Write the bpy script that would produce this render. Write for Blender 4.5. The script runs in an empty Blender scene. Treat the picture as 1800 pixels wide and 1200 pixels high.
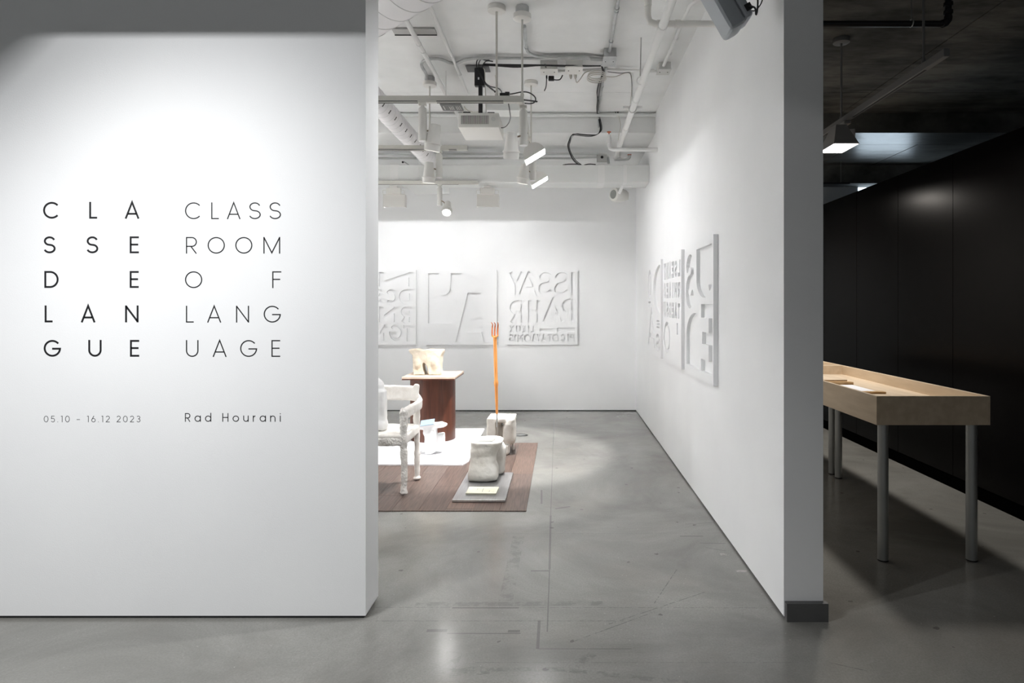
import bpy, bmesh, math, random
from mathutils import Vector, Matrix, Euler

random.seed(7)
scene = bpy.context.scene
col = scene.collection
PI = math.pi
F = 1120.0            # focal length in pixels of the 1800 px wide frame
H = 1.42              # camera height
VX, VY = 987.0, 538.0  # vanishing point
CEIL = 3.49
YW = 2.895            # front face of the text wall and of the right partition
YB = 8.64             # back wall


def P(px, py, Y):
    """point seen at a photo pixel at depth Y"""
    return Vector(((px - VX) * Y / F, Y, H - (py - VY) * Y / F))


# ------------------------------------------------------------------ camera, world, exposure
cam_d = bpy.data.cameras.new('camera')
cam = bpy.data.objects.new('camera', cam_d)
col.objects.link(cam)
cam.location = (0, 0, H)
cam.rotation_euler = (PI / 2, 0, 0)
cam_d.sensor_width = 36.0
cam_d.lens = 36.0 * F / 1800.0
cam_d.shift_x = (900 - VX) / 1800.0
cam_d.shift_y = -(600 - VY) / 1800.0
cam_d.clip_start = 0.05
scene.camera = cam

world = bpy.data.worlds.new('world')
scene.world = world
world.use_nodes = True
world.node_tree.nodes['Background'].inputs[0].default_value = (0.93, 0.97, 1.0, 1)
world.node_tree.nodes['Background'].inputs[1].default_value = 0.17

scene.view_settings.view_transform = 'Standard'
scene.view_settings.look = 'None'
scene.view_settings.gamma = 1.0
scene.view_settings.use_curve_mapping = False
scene.view_settings.exposure = 0.2
try:
    scene.cycles.max_bounces = 10
    scene.cycles.diffuse_bounces = 6
    scene.cycles.caustics_reflective = False
    scene.cycles.sample_clamp_indirect = 30.0
except Exception:
    pass

# strengths of the lamps, all in one place
POW = dict(text_wash=19, text_low_fill=14, text_fill=350, back_wash=18, flood=7.5, spot_chair=58, spot_plate=78, spot_rug=112,
           spot_back=6.5, spot_side=370, hidden=380, back_fill=118, door_fill=118, dark_flood=22, dark_far=28, window=4.5)
WHITE_L = (1.0, 0.985, 0.965)
COOL_L = (0.985, 0.99, 1.0)


def area_light(name, loc, direction, sx, sy, power, color=WHITE_L, spread=180, parent=None):
    d = bpy.data.lights.new(name, 'AREA')
    d.shape = 'RECTANGLE'
    d.size, d.size_y = sx, sy
    d.energy = power
    d.color = color
    d.spread = math.radians(spread)
    o = bpy.data.objects.new(name, d)
    col.objects.link(o)
    o.location = loc
    o.rotation_euler = Vector(direction).to_track_quat('-Z', 'Y').to_euler()
    return o


def spot_light(name, loc, target, power, cone, blend=0.4, radius=0.03, color=WHITE_L):
    d = bpy.data.lights.new(name, 'SPOT')
    d.energy = power
    d.color = color
    d.spot_size = math.radians(cone)
    d.spot_blend = blend
    d.shadow_soft_size = radius
    o = bpy.data.objects.new(name, d)
    col.objects.link(o)
    o.location = loc
    o.rotation_euler = (Vector(target) - Vector(loc)).to_track_quat('-Z', 'Y').to_euler()
    return o


# ------------------------------------------------------------------ materials
def principled(name, color, rough=0.6, metal=0.0, spec=0.5, emit=None, emit_s=0.0):
    m = bpy.data.materials.new(name)
    m.use_nodes = True
    b = m.node_tree.nodes['Principled BSDF']
    b.inputs['Base Color'].default_value = (*color, 1)
    b.inputs['Roughness'].default_value = rough
    b.inputs['Metallic'].default_value = metal
    b.inputs['Specular IOR Level'].default_value = spec
    if emit:
        b.inputs['Emission Color'].default_value = (*emit, 1)
        b.inputs['Emission Strength'].default_value = emit_s
    return m


def noise_mat(name, c1, c2, scale=6.0, rough=0.6, metal=0.0, spec=0.5, bump=0.0, bscale=60.0,
              stretch=(1, 1, 1), lo=0.35, hi=0.65, detail=5.0, rough2=None):
    m = principled(name, c1, rough, metal, spec)
    nt = m.node_tree
    N, L = nt.nodes, nt.links
    b = N['Principled BSDF']
    tc = N.new('ShaderNodeTexCoord')
    mp = N.new('ShaderNodeMapping')
    mp.inputs['Scale'].default_value = stretch
    L.new(tc.outputs['Object'], mp.inputs['Vector'])
    nz = N.new('ShaderNodeTexNoise')
    nz.inputs['Scale'].default_value = scale
    nz.inputs['Detail'].default_value = detail
    L.new(mp.outputs[0], nz.inputs['Vector'])
    r = N.new('ShaderNodeValToRGB')
    r.color_ramp.elements[0].position = lo
    r.color_ramp.elements[1].position = hi
    r.color_ramp.elements[0].color = (*c1, 1)
    r.color_ramp.elements[1].color = (*c2, 1)
    L.new(nz.outputs[0], r.inputs[0])
    L.new(r.outputs[0], b.inputs['Base Color'])
    if rough2 is not None:
        mr = N.new('ShaderNodeMapRange')
        mr.inputs['From Min'].default_value = lo
        mr.inputs['From Max'].default_value = hi
        mr.inputs['To Min'].default_value = rough
        mr.inputs['To Max'].default_value = rough2
        L.new(nz.outputs[0], mr.inputs['Value'])
        L.new(mr.outputs[0], b.inputs['Roughness'])
    if bump:
        n2 = N.new('ShaderNodeTexNoise')
        n2.inputs['Scale'].default_value = bscale
        n2.inputs['Detail'].default_value = 4
        L.new(mp.outputs[0], n2.inputs['Vector'])
        bp = N.new('ShaderNodeBump')
        bp.inputs['Strength'].default_value = bump
        bp.inputs['Distance'].default_value = 0.01
        L.new(n2.outputs[0], bp.inputs['Height'])
        L.new(bp.outputs[0], b.inputs['Normal'])
    return m


M = {}
M['paint'] = noise_mat('white_wall_paint', (0.83, 0.835, 0.84), (0.855, 0.86, 0.862), 2.0, 0.75, spec=0.25, bump=0.05, bscale=180)
M['ceil_paint'] = noise_mat('white_painted_concrete', (0.74, 0.745, 0.74), (0.80, 0.805, 0.80), 3.0, 0.8, spec=0.2, bump=0.12, bscale=30)
M['relief'] = principled('relief_white', (0.84, 0.845, 0.85), 0.65, spec=0.25)
M['white_metal'] = principled('white_enamel', (0.72, 0.71, 0.68), 0.45)
M['track'] = principled('track_enamel', (0.60, 0.59, 0.55), 0.45)
M['slot'] = principled('dark_slot', (0.02, 0.02, 0.02), 0.6)
M['black'] = principled('black_plastic', (0.012, 0.012, 0.013), 0.45)
M['black_steel'] = principled('black_steel', (0.02, 0.02, 0.022), 0.4, 0.3)
M['vinyl'] = principled('black_vinyl', (0.008, 0.008, 0.010), 0.55, spec=0.3)
M['vinyl_grey'] = principled('thin_grey_vinyl', (0.03, 0.03, 0.034), 0.55, spec=0.3)
M['galv'] = noise_mat('galvanised_steel', (0.42, 0.43, 0.43), (0.54, 0.55, 0.55), 12, 0.4, 0.7)
M['pipe_white'] = principled('white_pipe', (0.76, 0.76, 0.75), 0.5)
M['duct'] = noise_mat('painted_duct', (0.70, 0.71, 0.70), (0.74, 0.75, 0.74), 2, 0.6, spec=0.3)
M['spiral'] = principled('white_spiral_duct', (0.80, 0.79, 0.80), 0.45)
M['seam'] = principled('duct_seam', (0.66, 0.66, 0.66), 0.5)
M['brass'] = principled('orange_valve_wheel', (0.50, 0.10, 0.03), 0.5)
M['reveal'] = noise_mat('dark_reveal', (0.012, 0.014, 0.016), (0.03, 0.035, 0.04), 9, 0.4)
M['grey_base'] = noise_mat('grey_rubber_base', (0.075, 0.075, 0.075), (0.09, 0.09, 0.09), 5, 0.5)
M['black_panel'] = noise_mat('black_laminate', (0.0022, 0.0019, 0.0019), (0.0025, 0.0022, 0.0022), 1, 0.25, spec=0.045)
M['kick'] = principled('black_kickboard', (0.0015, 0.0015, 0.0015), 0.9, spec=0.0)
M['maple'] = noise_mat('pale_maple', (0.60, 0.48, 0.345), (0.70, 0.575, 0.43), 3.2, 0.5, stretch=(7, 1, 7), detail=6, spec=0.3)
M['maple_edge'] = principled('maple_edge', (0.74, 0.63, 0.50), 0.5)
M['oak_strip'] = noise_mat('oak_strip', (0.42, 0.25, 0.10), (0.52, 0.33, 0.15), 20, 0.5)
M['leg_metal'] = noise_mat('satin_grey_metal', (0.36, 0.37, 0.36), (0.42, 0.43, 0.42), 4, 0.35, 0.55)
M['paper'] = principled('white_paper', (0.80, 0.81, 0.84), 0.8)
M['cream'] = principled('cream_paper', (0.70, 0.69, 0.56), 0.8)
M['print'] = principled('grey_print', (0.30, 0.30, 0.27), 0.8)
M['grey_cover'] = principled('grey_cover', (0.27, 0.27, 0.25), 0.6)
M['blue_cover'] = principled('pale_blue_cover', (0.27, 0.40, 0.54), 0.6)
M['plaster'] = noise_mat('white_plaster', (0.74, 0.71, 0.67), (0.84, 0.82, 0.79), 14, 0.85, spec=0.2, bump=0.35, bscale=55)
M['plaster_white'] = noise_mat('bright_plaster', (0.80, 0.80, 0.80), (0.86, 0.86, 0.86), 14, 0.8, spec=0.2, bump=0.2, bscale=45)
M['plaster_rough'] = noise_mat('rough_paper_mache', (0.58, 0.55, 0.51), (0.82, 0.80, 0.77), 30, 0.9, spec=0.15, bump=1.0, bscale=75, lo=0.3, hi=0.55)
M['cream_clay'] = noise_mat('cream_clay', (0.52, 0.46, 0.37), (0.62, 0.56, 0.47), 9, 0.85, spec=0.2, bump=0.3, bscale=40)
M['stone_clay'] = noise_mat('ivory_clay', (0.68, 0.655, 0.60), (0.80, 0.785, 0.745), 8, 0.8, spec=0.2, bump=0.35, bscale=35)
M['steel_plate'] = noise_mat('brushed_aluminium', (0.50, 0.50, 0.51), (0.58, 0.58, 0.59), 6, 0.33, 0.9, stretch=(30, 1, 1))
M['veneer'] = noise_mat('red_brown_veneer', (0.062, 0.019, 0.010), (0.115, 0.036, 0.019), 5, 0.35, stretch=(6, 6, 0.5), detail=7, spec=0.5)
M['board_edge'] = noise_mat('plinth_board', (0.55, 0.43, 0.34), (0.62, 0.50, 0.41), 10, 0.5)
M['fork_orange'] = noise_mat('orange_wood', (0.80, 0.29, 0.060), (0.92, 0.40, 0.11), 12, 0.5, stretch=(4, 4, .6))
M['fork_tine'] = noise_mat('orange_tine', (0.55, 0.13, 0.035), (0.75, 0.25, 0.08), 30, 0.5)
M['rug'] = noise_mat('white_rug', (0.83, 0.83, 0.86), (0.90, 0.90, 0.93), 40, 0.95, spec=0.1, bump=0.5, bscale=160)
M['window'] = principled('daylight_pane', (0.1, 0.1, 0.1), 0.3, emit=(0.72, 0.87, 1.0), emit_s=POW['window'])
M['lens'] = principled('lit_lens', (0.9, 0.9, 0.9), 0.3, emit=(1.0, 0.985, 0.97), emit_s=9.0)
M['lens_dim'] = principled('lit_lens_soft', (0.9, 0.9, 0.9), 0.3, emit=(1.0, 0.985, 0.97), emit_s=2.2)
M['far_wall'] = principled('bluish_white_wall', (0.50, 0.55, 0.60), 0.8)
M['cable_white'] = principled('white_cable', (0.58, 0.56, 0.51), 0.5)
M['speaker_grey'] = noise_mat('grey_speaker_shell', (0.40, 0.43, 0.46), (0.42, 0.45, 0.48), 5, 0.45)
M['grille'] = principled('speaker_grille', (0.28, 0.29, 0.27), 0.7)
M['outlet_grey'] = principled('outlet_grey', (0.60, 0.60, 0.58), 0.5)
M['dark_plate'] = principled('dark_grey_plate', (0.12, 0.12, 0.12), 0.5)
M['bracket_grey'] = principled('grey_strip', (0.42, 0.42, 0.41), 0.5)
for k in range(4):
    a = [(0.108, 0.074, 0.062), (0.125, 0.087, 0.073), (0.148, 0.098, 0.078), (0.118, 0.084, 0.071)][k]
    M['plank%d' % k] = noise_mat('brown_plank_%d' % k, tuple(v * 0.70 for v in a), tuple(v * 1.3 for v in a), 6 + k, 0.38,
                                 stretch=(14, .7, 1), detail=7, spec=0.4)


def concrete_ceiling(name, rough, spec):
    m = principled(name, (0.07, 0.07, 0.068), rough, spec=spec)
    nt = m.node_tree
    N, L = nt.nodes, nt.links
    b = N['Principled BSDF']
    tc = N.new('ShaderNodeTexCoord')
    mp = N.new('ShaderNodeMapping')
    mp.inputs['Scale'].default_value = (0.7, 2.0, 1.0)
    L.new(tc.outputs['Object'], mp.inputs['Vector'])
    n1 = N.new('ShaderNodeTexNoise')
    n1.inputs['Scale'].default_value = 3.0
    n1.inputs['Detail'].default_value = 8
    n1.inputs['Roughness'].default_value = 0.65
    L.new(mp.outputs[0], n1.inputs['Vector'])
    n2 = N.new('ShaderNodeTexNoise')
    n2.inputs['Scale'].default_value = 1.1
    n2.inputs['Detail'].default_value = 3
    L.new(tc.outputs['Object'], n2.inputs['Vector'])
    mx = N.new('ShaderNodeMath')
    mx.operation = 'MULTIPLY'
    L.new(n1.outputs[0], mx.inputs[0])
    L.new(n2.outputs[0], mx.inputs[1])
    r = N.new('ShaderNodeValToRGB')
    r.color_ramp.elements[0].position = 0.14
    r.color_ramp.elements[1].position = 0.38
    r.color_ramp.elements[0].color = (0.040, 0.040, 0.037, 1)
    r.color_ramp.elements[1].color = (0.175, 0.174, 0.165, 1)
    L.new(mx.outputs[0], r.inputs[0])
    L.new(r.outputs[0], b.inputs['Base Color'])
    bp = N.new('ShaderNodeBump')
    bp.inputs['Strength'].default_value = 0.35
    bp.inputs['Distance'].default_value = 0.02
    L.new(n1.outputs[0], bp.inputs['Height'])
    L.new(bp.outputs[0], b.inputs['Normal'])
    return m


M['dark_concrete'] = concrete_ceiling('dark_concrete', 0.85, 0.15)
M['sealed_concrete'] = concrete_ceiling('sealed_dark_concrete', 0.30, 0.5)


def fl(px, py):
    """floor point seen at a photo pixel"""
    Y = F * H / (py - VY)
    return ((px - VX) * Y / F, Y)


def floor_material():
    m = principled('polished_concrete', (0.3, 0.3, 0.28), 0.22, spec=0.5)
    nt = m.node_tree
    N, L = nt.nodes, nt.links
    b = N['Principled BSDF']
    tc = N.new('ShaderNodeTexCoord')

    def noise(scale, detail=5, rough=0.55, vec=None, dist=0.0):
        n = N.new('ShaderNodeTexNoise')
        n.inputs['Scale'].default_value = scale
        n.inputs['Detail'].default_value = detail
        n.inputs['Roughness'].default_value = rough
        n.inputs['Distortion'].default_value = dist
        L.new(vec or tc.outputs['Object'], n.inputs['Vector'])
        return n.outputs[0]

    def math_(op, a, c=None, clamp=False):
        n = N.new('ShaderNodeMath')
        n.operation = op
        n.use_clamp = clamp
        for i, v in enumerate((a, c)):
            if v is None:
                continue
            if isinstance(v, (int, float)):
                n.inputs[i].default_value = v
            else:
                L.new(v, n.inputs[i])
        return n.outputs[0]

    def ramp(v, p0, p1, c0, c1):
        r = N.new('ShaderNodeValToRGB')
        r.color_ramp.elements[0].position = p0
        r.color_ramp.elements[1].position = p1
        r.color_ramp.elements[0].color = (*c0, 1)
        r.color_ramp.elements[1].color = (*c1, 1)
        L.new(v, r.inputs[0])
        return r.outputs[0]

    def mix(fac, a, c):
        n = N.new('ShaderNodeMix')
        n.data_type = 'RGBA'
        if isinstance(fac, (int, float)):
            n.inputs[0].default_value = fac
        else:
            L.new(fac, n.inputs[0])
        for i, v in ((6, a), (7, c)):
            if isinstance(v, tuple):
                n.inputs[i].default_value = (*v, 1)
            else:
                L.new(v, n.inputs[i])
        return n.outputs[2]

    cloud = ramp(noise(0.9, 9, 0.66, dist=0.6), 0.36, 0.62, (0.185, 0.183, 0.168), (0.31, 0.308, 0.288))
    fine = noise(110, 6, 0.75)
    base = mix(math_('MULTIPLY', math_('SUBTRACT', fine, 0.4, True), 1.8), cloud, (0.15, 0.145, 0.13))
    warm = ramp(noise(1.7, 4), 0.5, 0.75, (0, 0, 0), (1, 1, 1))
    base = mix(math_('MULTIPLY', warm, 0.25), base, (0.31, 0.27, 0.235))
    # small dark chips and pale specks
    v = N.new('ShaderNodeTexVoronoi')
    v.inputs['Scale'].default_value = 5.5
    v.inputs['Randomness'].default_value = 1.0
    dv = N.new('ShaderNodeVectorMath')
    dv.operation = 'ADD'
    nn = N.new('ShaderNodeTexNoise')
    nn.inputs['Scale'].default_value = 30
    L.new(tc.outputs['Object'], nn.inputs['Vector'])
    sc = N.new('ShaderNodeVectorMath')
    sc.operation = 'SCALE'
    sc.inputs['Scale'].default_value = 0.03
    L.new(nn.outputs['Color'], sc.inputs[0])
    L.new(tc.outputs['Object'], dv.inputs[0])
    L.new(sc.outputs[0], dv.inputs[1])
    L.new(dv.outputs[0], v.inputs['Vector'])
    chips = math_('LESS_THAN', v.outputs['Distance'], 0.07)
    base = mix(math_('MULTIPLY', chips, 0.6), base, (0.08, 0.075, 0.07))
    v2 = N.new('ShaderNodeTexVoronoi')
    v2.inputs['Scale'].default_value = 17
    L.new(dv.outputs[0], v2.inputs['Vector'])
    sp = math_('LESS_THAN', v2.outputs['Distance'], 0.04)
    base = mix(math_('MULTIPLY', sp, 0.5), base, (0.5, 0.5, 0.47))

    # old tape residue, saw cuts and scratches with a shape of their own
    def seg(p, q, w, ragged=0.0):
        x0, y0 = fl(*p)
        x1, y1 = fl(*q)
        ln = math.hypot(x1 - x0, y1 - y0)
        mp = N.new('ShaderNodeMapping')
        mp.vector_type = 'TEXTURE'
        mp.inputs['Location'].default_value = ((x0 + x1) / 2, (y0 + y1) / 2, 0)
        mp.inputs['Rotation'].default_value = (0, 0, math.atan2(y1 - y0, x1 - x0))
        mp.inputs['Scale'].default_value = (ln / 2, w / 2, 1)
        L.new(tc.outputs['Object'], mp.inputs['Vector'])
        ab = N.new('ShaderNodeVectorMath')
        ab.operation = 'ABSOLUTE'
        L.new(mp.outputs[0], ab.inputs[0])
        sx = N.new('ShaderNodeSeparateXYZ')
        L.new(ab.outputs[0], sx.inputs[0])
        return math_('LESS_THAN', math_('MAXIMUM', sx.outputs[0], sx.outputs[1]), 1.0)

    rag = ramp(noise(38, 8, 0.75), 0.44, 0.52, (0, 0, 0), (1, 1, 1))
    rag2 = ramp(noise(14, 8, 0.8), 0.47, 0.55, (0, 0, 0), (1, 1, 1))

    def group(segs):
        acc = None
        for s in segs:
            k = seg(*s)
            acc = k if acc is None else math_('MAXIMUM', acc, k)
        return acc

    solid = group([((750, 1108), (786, 1108), 0.024), ((786, 1113), (915, 1113), 0.008), ((893, 1109), (914, 1109), 0.022),
                   ((795, 1068), (912, 1068), 0.011), ((948, 1090), (945, 1140), 0.013), ((945, 1140), (1110, 1140), 0.005),
                   ((968, 906), (966, 1000), 0.012), ((933, 1003), (965, 1003), 0.016), ((966, 1000), (962, 1110), 0.006),
                   ((974, 735), (968, 906), 0.005), ((952, 861), (952, 885), 0.012), ((1195, 942), (1236, 942), 0.012),
                   ((1230, 954), (1276, 955), 0.008), ((1205, 921), (1256, 918), 0.006), ((1240, 962), (1276, 968), 0.006),
                   ((944, 787), (1000, 787), 0.006), ((976, 894), (1002, 890), 0.02)])
    base = mix(math_('MULTIPLY', solid, 0.55), base, (0.09, 0.09, 0.084))
    thin = group([((560, 1067), (1385, 1068), 0.004), ((660, 1091), (1100, 1091), 0.005), ((835, 1164), (1390, 1164), 0.003),
                  ((950, 757), (1110, 757), 0.006), ((1060, 1100), (1240, 1040), 0.005), ((1000, 1130), (1150, 1075), 0.005),
                  ((1150, 1060), (1190, 1000), 0.005), ((1457, 1164), (1530, 1180), 0.006), ((870, 938), (1380, 936), 0.003)])
    base = mix(math_('MULTIPLY', math_('MULTIPLY', thin, rag), 0.7), base, (0.11, 0.11, 0.105))
    band = group([((912, 940), (889, 1056), 0.07), ((730, 1062), (1060, 1060), 0.045), ((790, 1184), (860, 1176), 0.06),
                  ((860, 1176), (1000, 1176), 0.028), ((985, 1176), (1210, 1200), 0.03), ((1010, 1170), (1040, 1148), 0.05),
                  ((800, 1145), (780, 1185), 0.07)])
    base = mix(math_('MULTIPLY', math_('MULTIPLY', band, rag2), 0.5), base, (0.13, 0.13, 0.12))
    pale = group([((1266, 974), (1280, 974), 0.03), ((1294, 1003), (1313, 1003), 0.03)])
    base = mix(math_('MULTIPLY', math_('MULTIPLY', pale, rag2), 0.5), base, (0.5, 0.49, 0.44))
    L.new(base, b.inputs['Base Color'])
    rr = N.new('ShaderNodeMapRange')
    rr.inputs['To Min'].default_value = 0.13
    rr.inputs['To Max'].default_value = 0.25
    L.new(noise(2.5, 6, 0.6), rr.inputs['Value'])
    L.new(rr.outputs[0], b.inputs['Roughness'])
    bp = N.new('ShaderNodeBump')
    bp.inputs['Strength'].default_value = 0.03
    bp.inputs['Distance'].default_value = 0.003
    L.new(noise(35, 5), bp.inputs['Height'])
    L.new(bp.outputs[0], b.inputs['Normal'])
    return m


M['floor'] = floor_material()


# ------------------------------------------------------------------ mesh builder
def frame_from(d):
    d = Vector(d).normalized()
    a = Vector((0, 0, 1)) if abs(d.z) < 0.9 else Vector((1, 0, 0))
    x = d.cross(a).normalized()
    return x, d.cross(x).normalized(), d


def smooth_path(pts, n=6):
    pts = [Vector(p) for p in pts]
    if len(pts) < 3:
        return pts
    out = []
    for i in range(len(pts) - 1):
        p0 = pts[max(i - 1, 0)]
        p1, p2 = pts[i], pts[i + 1]
        p3 = pts[min(i + 2, len(pts) - 1)]
        for k in range(n):
            t = k / n
            out.append(0.5 * ((2 * p1) + (p2 - p0) * t + (2 * p0 - 5 * p1 + 4 * p2 - p3) * t * t + (3 * p1 - p0 - 3 * p2 + p3) * t ** 3))
    out.append(pts[-1])
    return out


class MB:
    def __init__(self):
        self.bm = bmesh.new()

    def box(self, x0, x1, y0, y1, z0, z1):
        v = [self.bm.verts.new((x, y, z)) for x in (x0, x1) for y in (y0, y1) for z in (z0, z1)]
        for f in ((0, 1, 3, 2), (4, 6, 7, 5), (0, 4, 5, 1), (2, 3, 7, 6), (0, 2, 6, 4), (1, 5, 7, 3)):
            self.bm.faces.new([v[i] for i in f])
        return self

    def obox(self, c, size, rot=(0, 0, 0), bevel=0.0, seg=2):
        """box centred at c with Euler rotation, bevel optional"""
        m = Matrix.Translation(Vector(c)) @ Euler(rot).to_matrix().to_4x4() @ Matrix.Diagonal((*size, 1))
        r = bmesh.ops.create_cube(self.bm, size=1.0, matrix=m)
        if bevel:
            es = list({e for v in r['verts'] for e in v.link_edges})
            bmesh.ops.bevel(self.bm, geom=es, offset=bevel, segments=seg, affect='EDGES', profile=0.5)
        return self

    def hexa(self, pts):
        """8 points: bottom loop (4) then top loop (4)"""
        v = [self.bm.verts.new(p) for p in pts]
        for f in ((3, 2, 1, 0), (4, 5, 6, 7), (0, 1, 5, 4), (1, 2, 6, 5), (2, 3, 7, 6), (3, 0, 4, 7)):
            self.bm.faces.new([v[i] for i in f])
        return self

    def cyl(self, p, q, r, n=16, r2=None):
        return self.tube([p, q], [r, r if r2 is None else r2], n)

    def tube(self, pts, r, n=8, cap=True, sx=1.0):
        pts = [Vector(p) for p in pts]
        rs = r if isinstance(r, (list, tuple)) else [r] * len(pts)
        rings = []
        x = None
        for i, p in enumerate(pts):
            d = (pts[min(i + 1, len(pts) - 1)] - pts[max(i - 1, 0)]).normalized()
            if x is None:
                x, y, _ = frame_from(d)
            else:
                x = (x - d * x.dot(d)).normalized()
                y = d.cross(x)
            rings.append([self.bm.verts.new(p + (x * math.cos(2 * PI * k / n) * sx + y * math.sin(2 * PI * k / n)) * rs[i]) for k in range(n)])
        for a, c in zip(rings, rings[1:]):
            for k in range(n):
                self.bm.faces.new((a[k], a[(k + 1) % n], c[(k + 1) % n], c[k]))
        if cap:
            self.bm.faces.new(list(reversed(rings[0])))
            self.bm.faces.new(rings[-1])
        return self

    def lathe(self, origin, axis, prof, n=24, cap=True):
        """prof: list of (distance along axis, radius)"""
        x, y, d = frame_from(axis)
        o = Vector(origin)
        rings = [[self.bm.verts.new(o + d * t + (x * math.cos(2 * PI * k / n) + y * math.sin(2 * PI * k / n)) * max(r, 1e-4)) for k in range(n)] for t, r in prof]
        for a, c in zip(rings, rings[1:]):
            for k in range(n):
                self.bm.faces.new((a[k], a[(k + 1) % n], c[(k + 1) % n], c[k]))
        if cap:
            self.bm.faces.new(list(reversed(rings[0])))
            self.bm.faces.new(rings[-1])
        return self

    def torus(self, c, axis, R, r, n=24, m=8, a0=0, a1=360):
        x, y, d = frame_from(axis)
        c = Vector(c)
        full = abs(a1 - a0) >= 359
        cnt = n if full else n + 1
        rings = []
        for i in range(cnt):
            a = math.radians(a0 + (a1 - a0) * i / n)
            u = x * math.cos(a) + y * math.sin(a)
            rings.append([self.bm.verts.new(c + u * (R + r * math.cos(2 * PI * k / m)) + d * r * math.sin(2 * PI * k / m)) for k in range(m)])
        for i in range(n if full else n):
            a_, c_ = rings[i], rings[(i + 1) % cnt]
            for k in range(m):
                self.bm.faces.new((a_[k], a_[(k + 1) % m], c_[(k + 1) % m], c_[k]))
        return self

    def prism(self, poly, to3d, n3):
        """poly: 2D outline; to3d maps (u,v) to a point; n3 = extrusion vector"""
        n3 = Vector(n3)
        a = [self.bm.verts.new(to3d(*p)) for p in poly]
        c = [self.bm.verts.new(Vector(to3d(*p)) + n3) for p in poly]
        self.bm.faces.new(a)
        self.bm.faces.new(list(reversed(c)))
        k = len(poly)
        for i in range(k):
            self.bm.faces.new((a[i], c[i], c[(i + 1) % k], a[(i + 1) % k]))
        return self

    def loft(self, secs, n=36):
        """secs: (z, cx, cy, hx, hy, power) super-ellipse rings"""
        rings = []
        for z, cx, cy, hx, hy, pw in secs:
            r = []
            for k in range(n):
                a = 2 * PI * k / n
                c_, s_ = math.cos(a), math.sin(a)
                r.append(self.bm.verts.new((cx + hx * math.copysign(abs(c_) ** (2 / pw), c_), cy + hy * math.copysign(abs(s_) ** (2 / pw), s_), z)))
            rings.append(r)
        for a, c in zip(rings, rings[1:]):
            for k in range(n):
                self.bm.faces.new((a[k], a[(k + 1) % n], c[(k + 1) % n], c[k]))
        self.bm.faces.new(list(reversed(rings[0])))
        self.bm.faces.new(rings[-1])
        return self

    def ball(self, c, r, seg=14):
        r = r if isinstance(r, (list, tuple)) else (r, r, r)
        m = Matrix.Translation(Vector(c)) @ Matrix.Diagonal((*r, 1))
        bmesh.ops.create_uvsphere(self.bm, u_segments=seg, v_segments=seg // 2 + 2, radius=1.0, matrix=m)
        return self

    def mesh(self, name, smooth=True, angle=0.6):
        bmesh.ops.recalc_face_normals(self.bm, faces=self.bm.faces)
        if smooth:
            for f in self.bm.faces:
                f.smooth = True
            for e in self.bm.edges:
                if len(e.link_faces) == 2 and e.calc_face_angle(0) > angle:
                    e.smooth = False
        me = bpy.data.meshes.new(name)
        self.bm.to_mesh(me)
        self.bm.free()
        return me

    def build(self, name, mat, parent=None, label=None, smooth=True, origin=None):
        me = self.mesh(name, smooth)
        me.materials.append(mat)
        o = bpy.data.objects.new(name, me)
        col.objects.link(o)
        if label:
            o['label'] = label
        if parent is not None:
            o.parent = parent
            o.matrix_parent_inverse = Matrix.Translation(-world_loc(parent))
        return o


def world_loc(o):
    l = Vector(o.location)
    while o.parent is not None:
        l = l + Vector((0, 0, 0))
        # parts are built in world space: a part's own origin is the world's origin
        return Vector((0, 0, 0)) if o.type == 'MESH' else l
    return l


def thing(name, label, cat, loc=(0, 0, 0), group=None):
    o = bpy.data.objects.new(name, None)
    o.empty_display_size = 0.05
    col.objects.link(o)
    o.location = loc
    o['label'] = label
    o['category'] = cat
    if group:
        o['group'] = group
    return o


def tag(o, label, cat, group=None):
    o['label'] = label
    o['category'] = cat
    if group:
        o['group'] = group
    return o


def struct(o, label=None):
    o['kind'] = 'structure'
    if label:
        o['label'] = label
    return o


def organic(mb, name, mat, parent=None, voxel=0.009, smooth=4, disp=0.006, dscale=0.08, label=None):
    """fuse the solids of a builder into one soft hand-modelled skin"""
    me = mb.mesh(name + '_raw', smooth=False)
    tmp = bpy.data.objects.new('tmp', me)
    col.objects.link(tmp)
    r = tmp.modifiers.new('r', 'REMESH')
    r.mode = 'VOXEL'
    r.voxel_size = voxel
    s = tmp.modifiers.new('s', 'SMOOTH')
    s.iterations = smooth
    s.factor = 0.6
    if disp:
        tex = bpy.data.textures.new(name + '_tex', 'CLOUDS')
        tex.noise_scale = dscale
        tex.noise_depth = 3
        d = tmp.modifiers.new('d', 'DISPLACE')
        d.texture = tex
        d.strength = disp * 2
        d.mid_level = 0.5
        d.texture_coords = 'LOCAL'
    dg = bpy.context.evaluated_depsgraph_get()
    dg.update()
    me2 = bpy.data.meshes.new_from_object(tmp.evaluated_get(dg))
    bpy.data.objects.remove(tmp)
    me2.name = name
    for p in me2.polygons:
        p.use_smooth = True
    me2.materials.clear()
    me2.materials.append(mat)
    o = bpy.data.objects.new(name, me2)
    col.objects.link(o)
    if label:
        o['label'] = label
    if parent is not None:
        o.parent = parent
        o.matrix_parent_inverse = Matrix.Translation(-world_loc(parent))
    return o


# ------------------------------------------------------------------ lettering
def arc(cx, cy, rx, ry, a0, a1, n=None):
    n = n or max(4, int(abs(a1 - a0) / 9))
    return [(cx + rx * math.cos(math.radians(a0 + (a1 - a0) * i / n)), cy + ry * math.sin(math.radians(a0 + (a1 - a0) * i / n))) for i in range(n + 1)]


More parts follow.
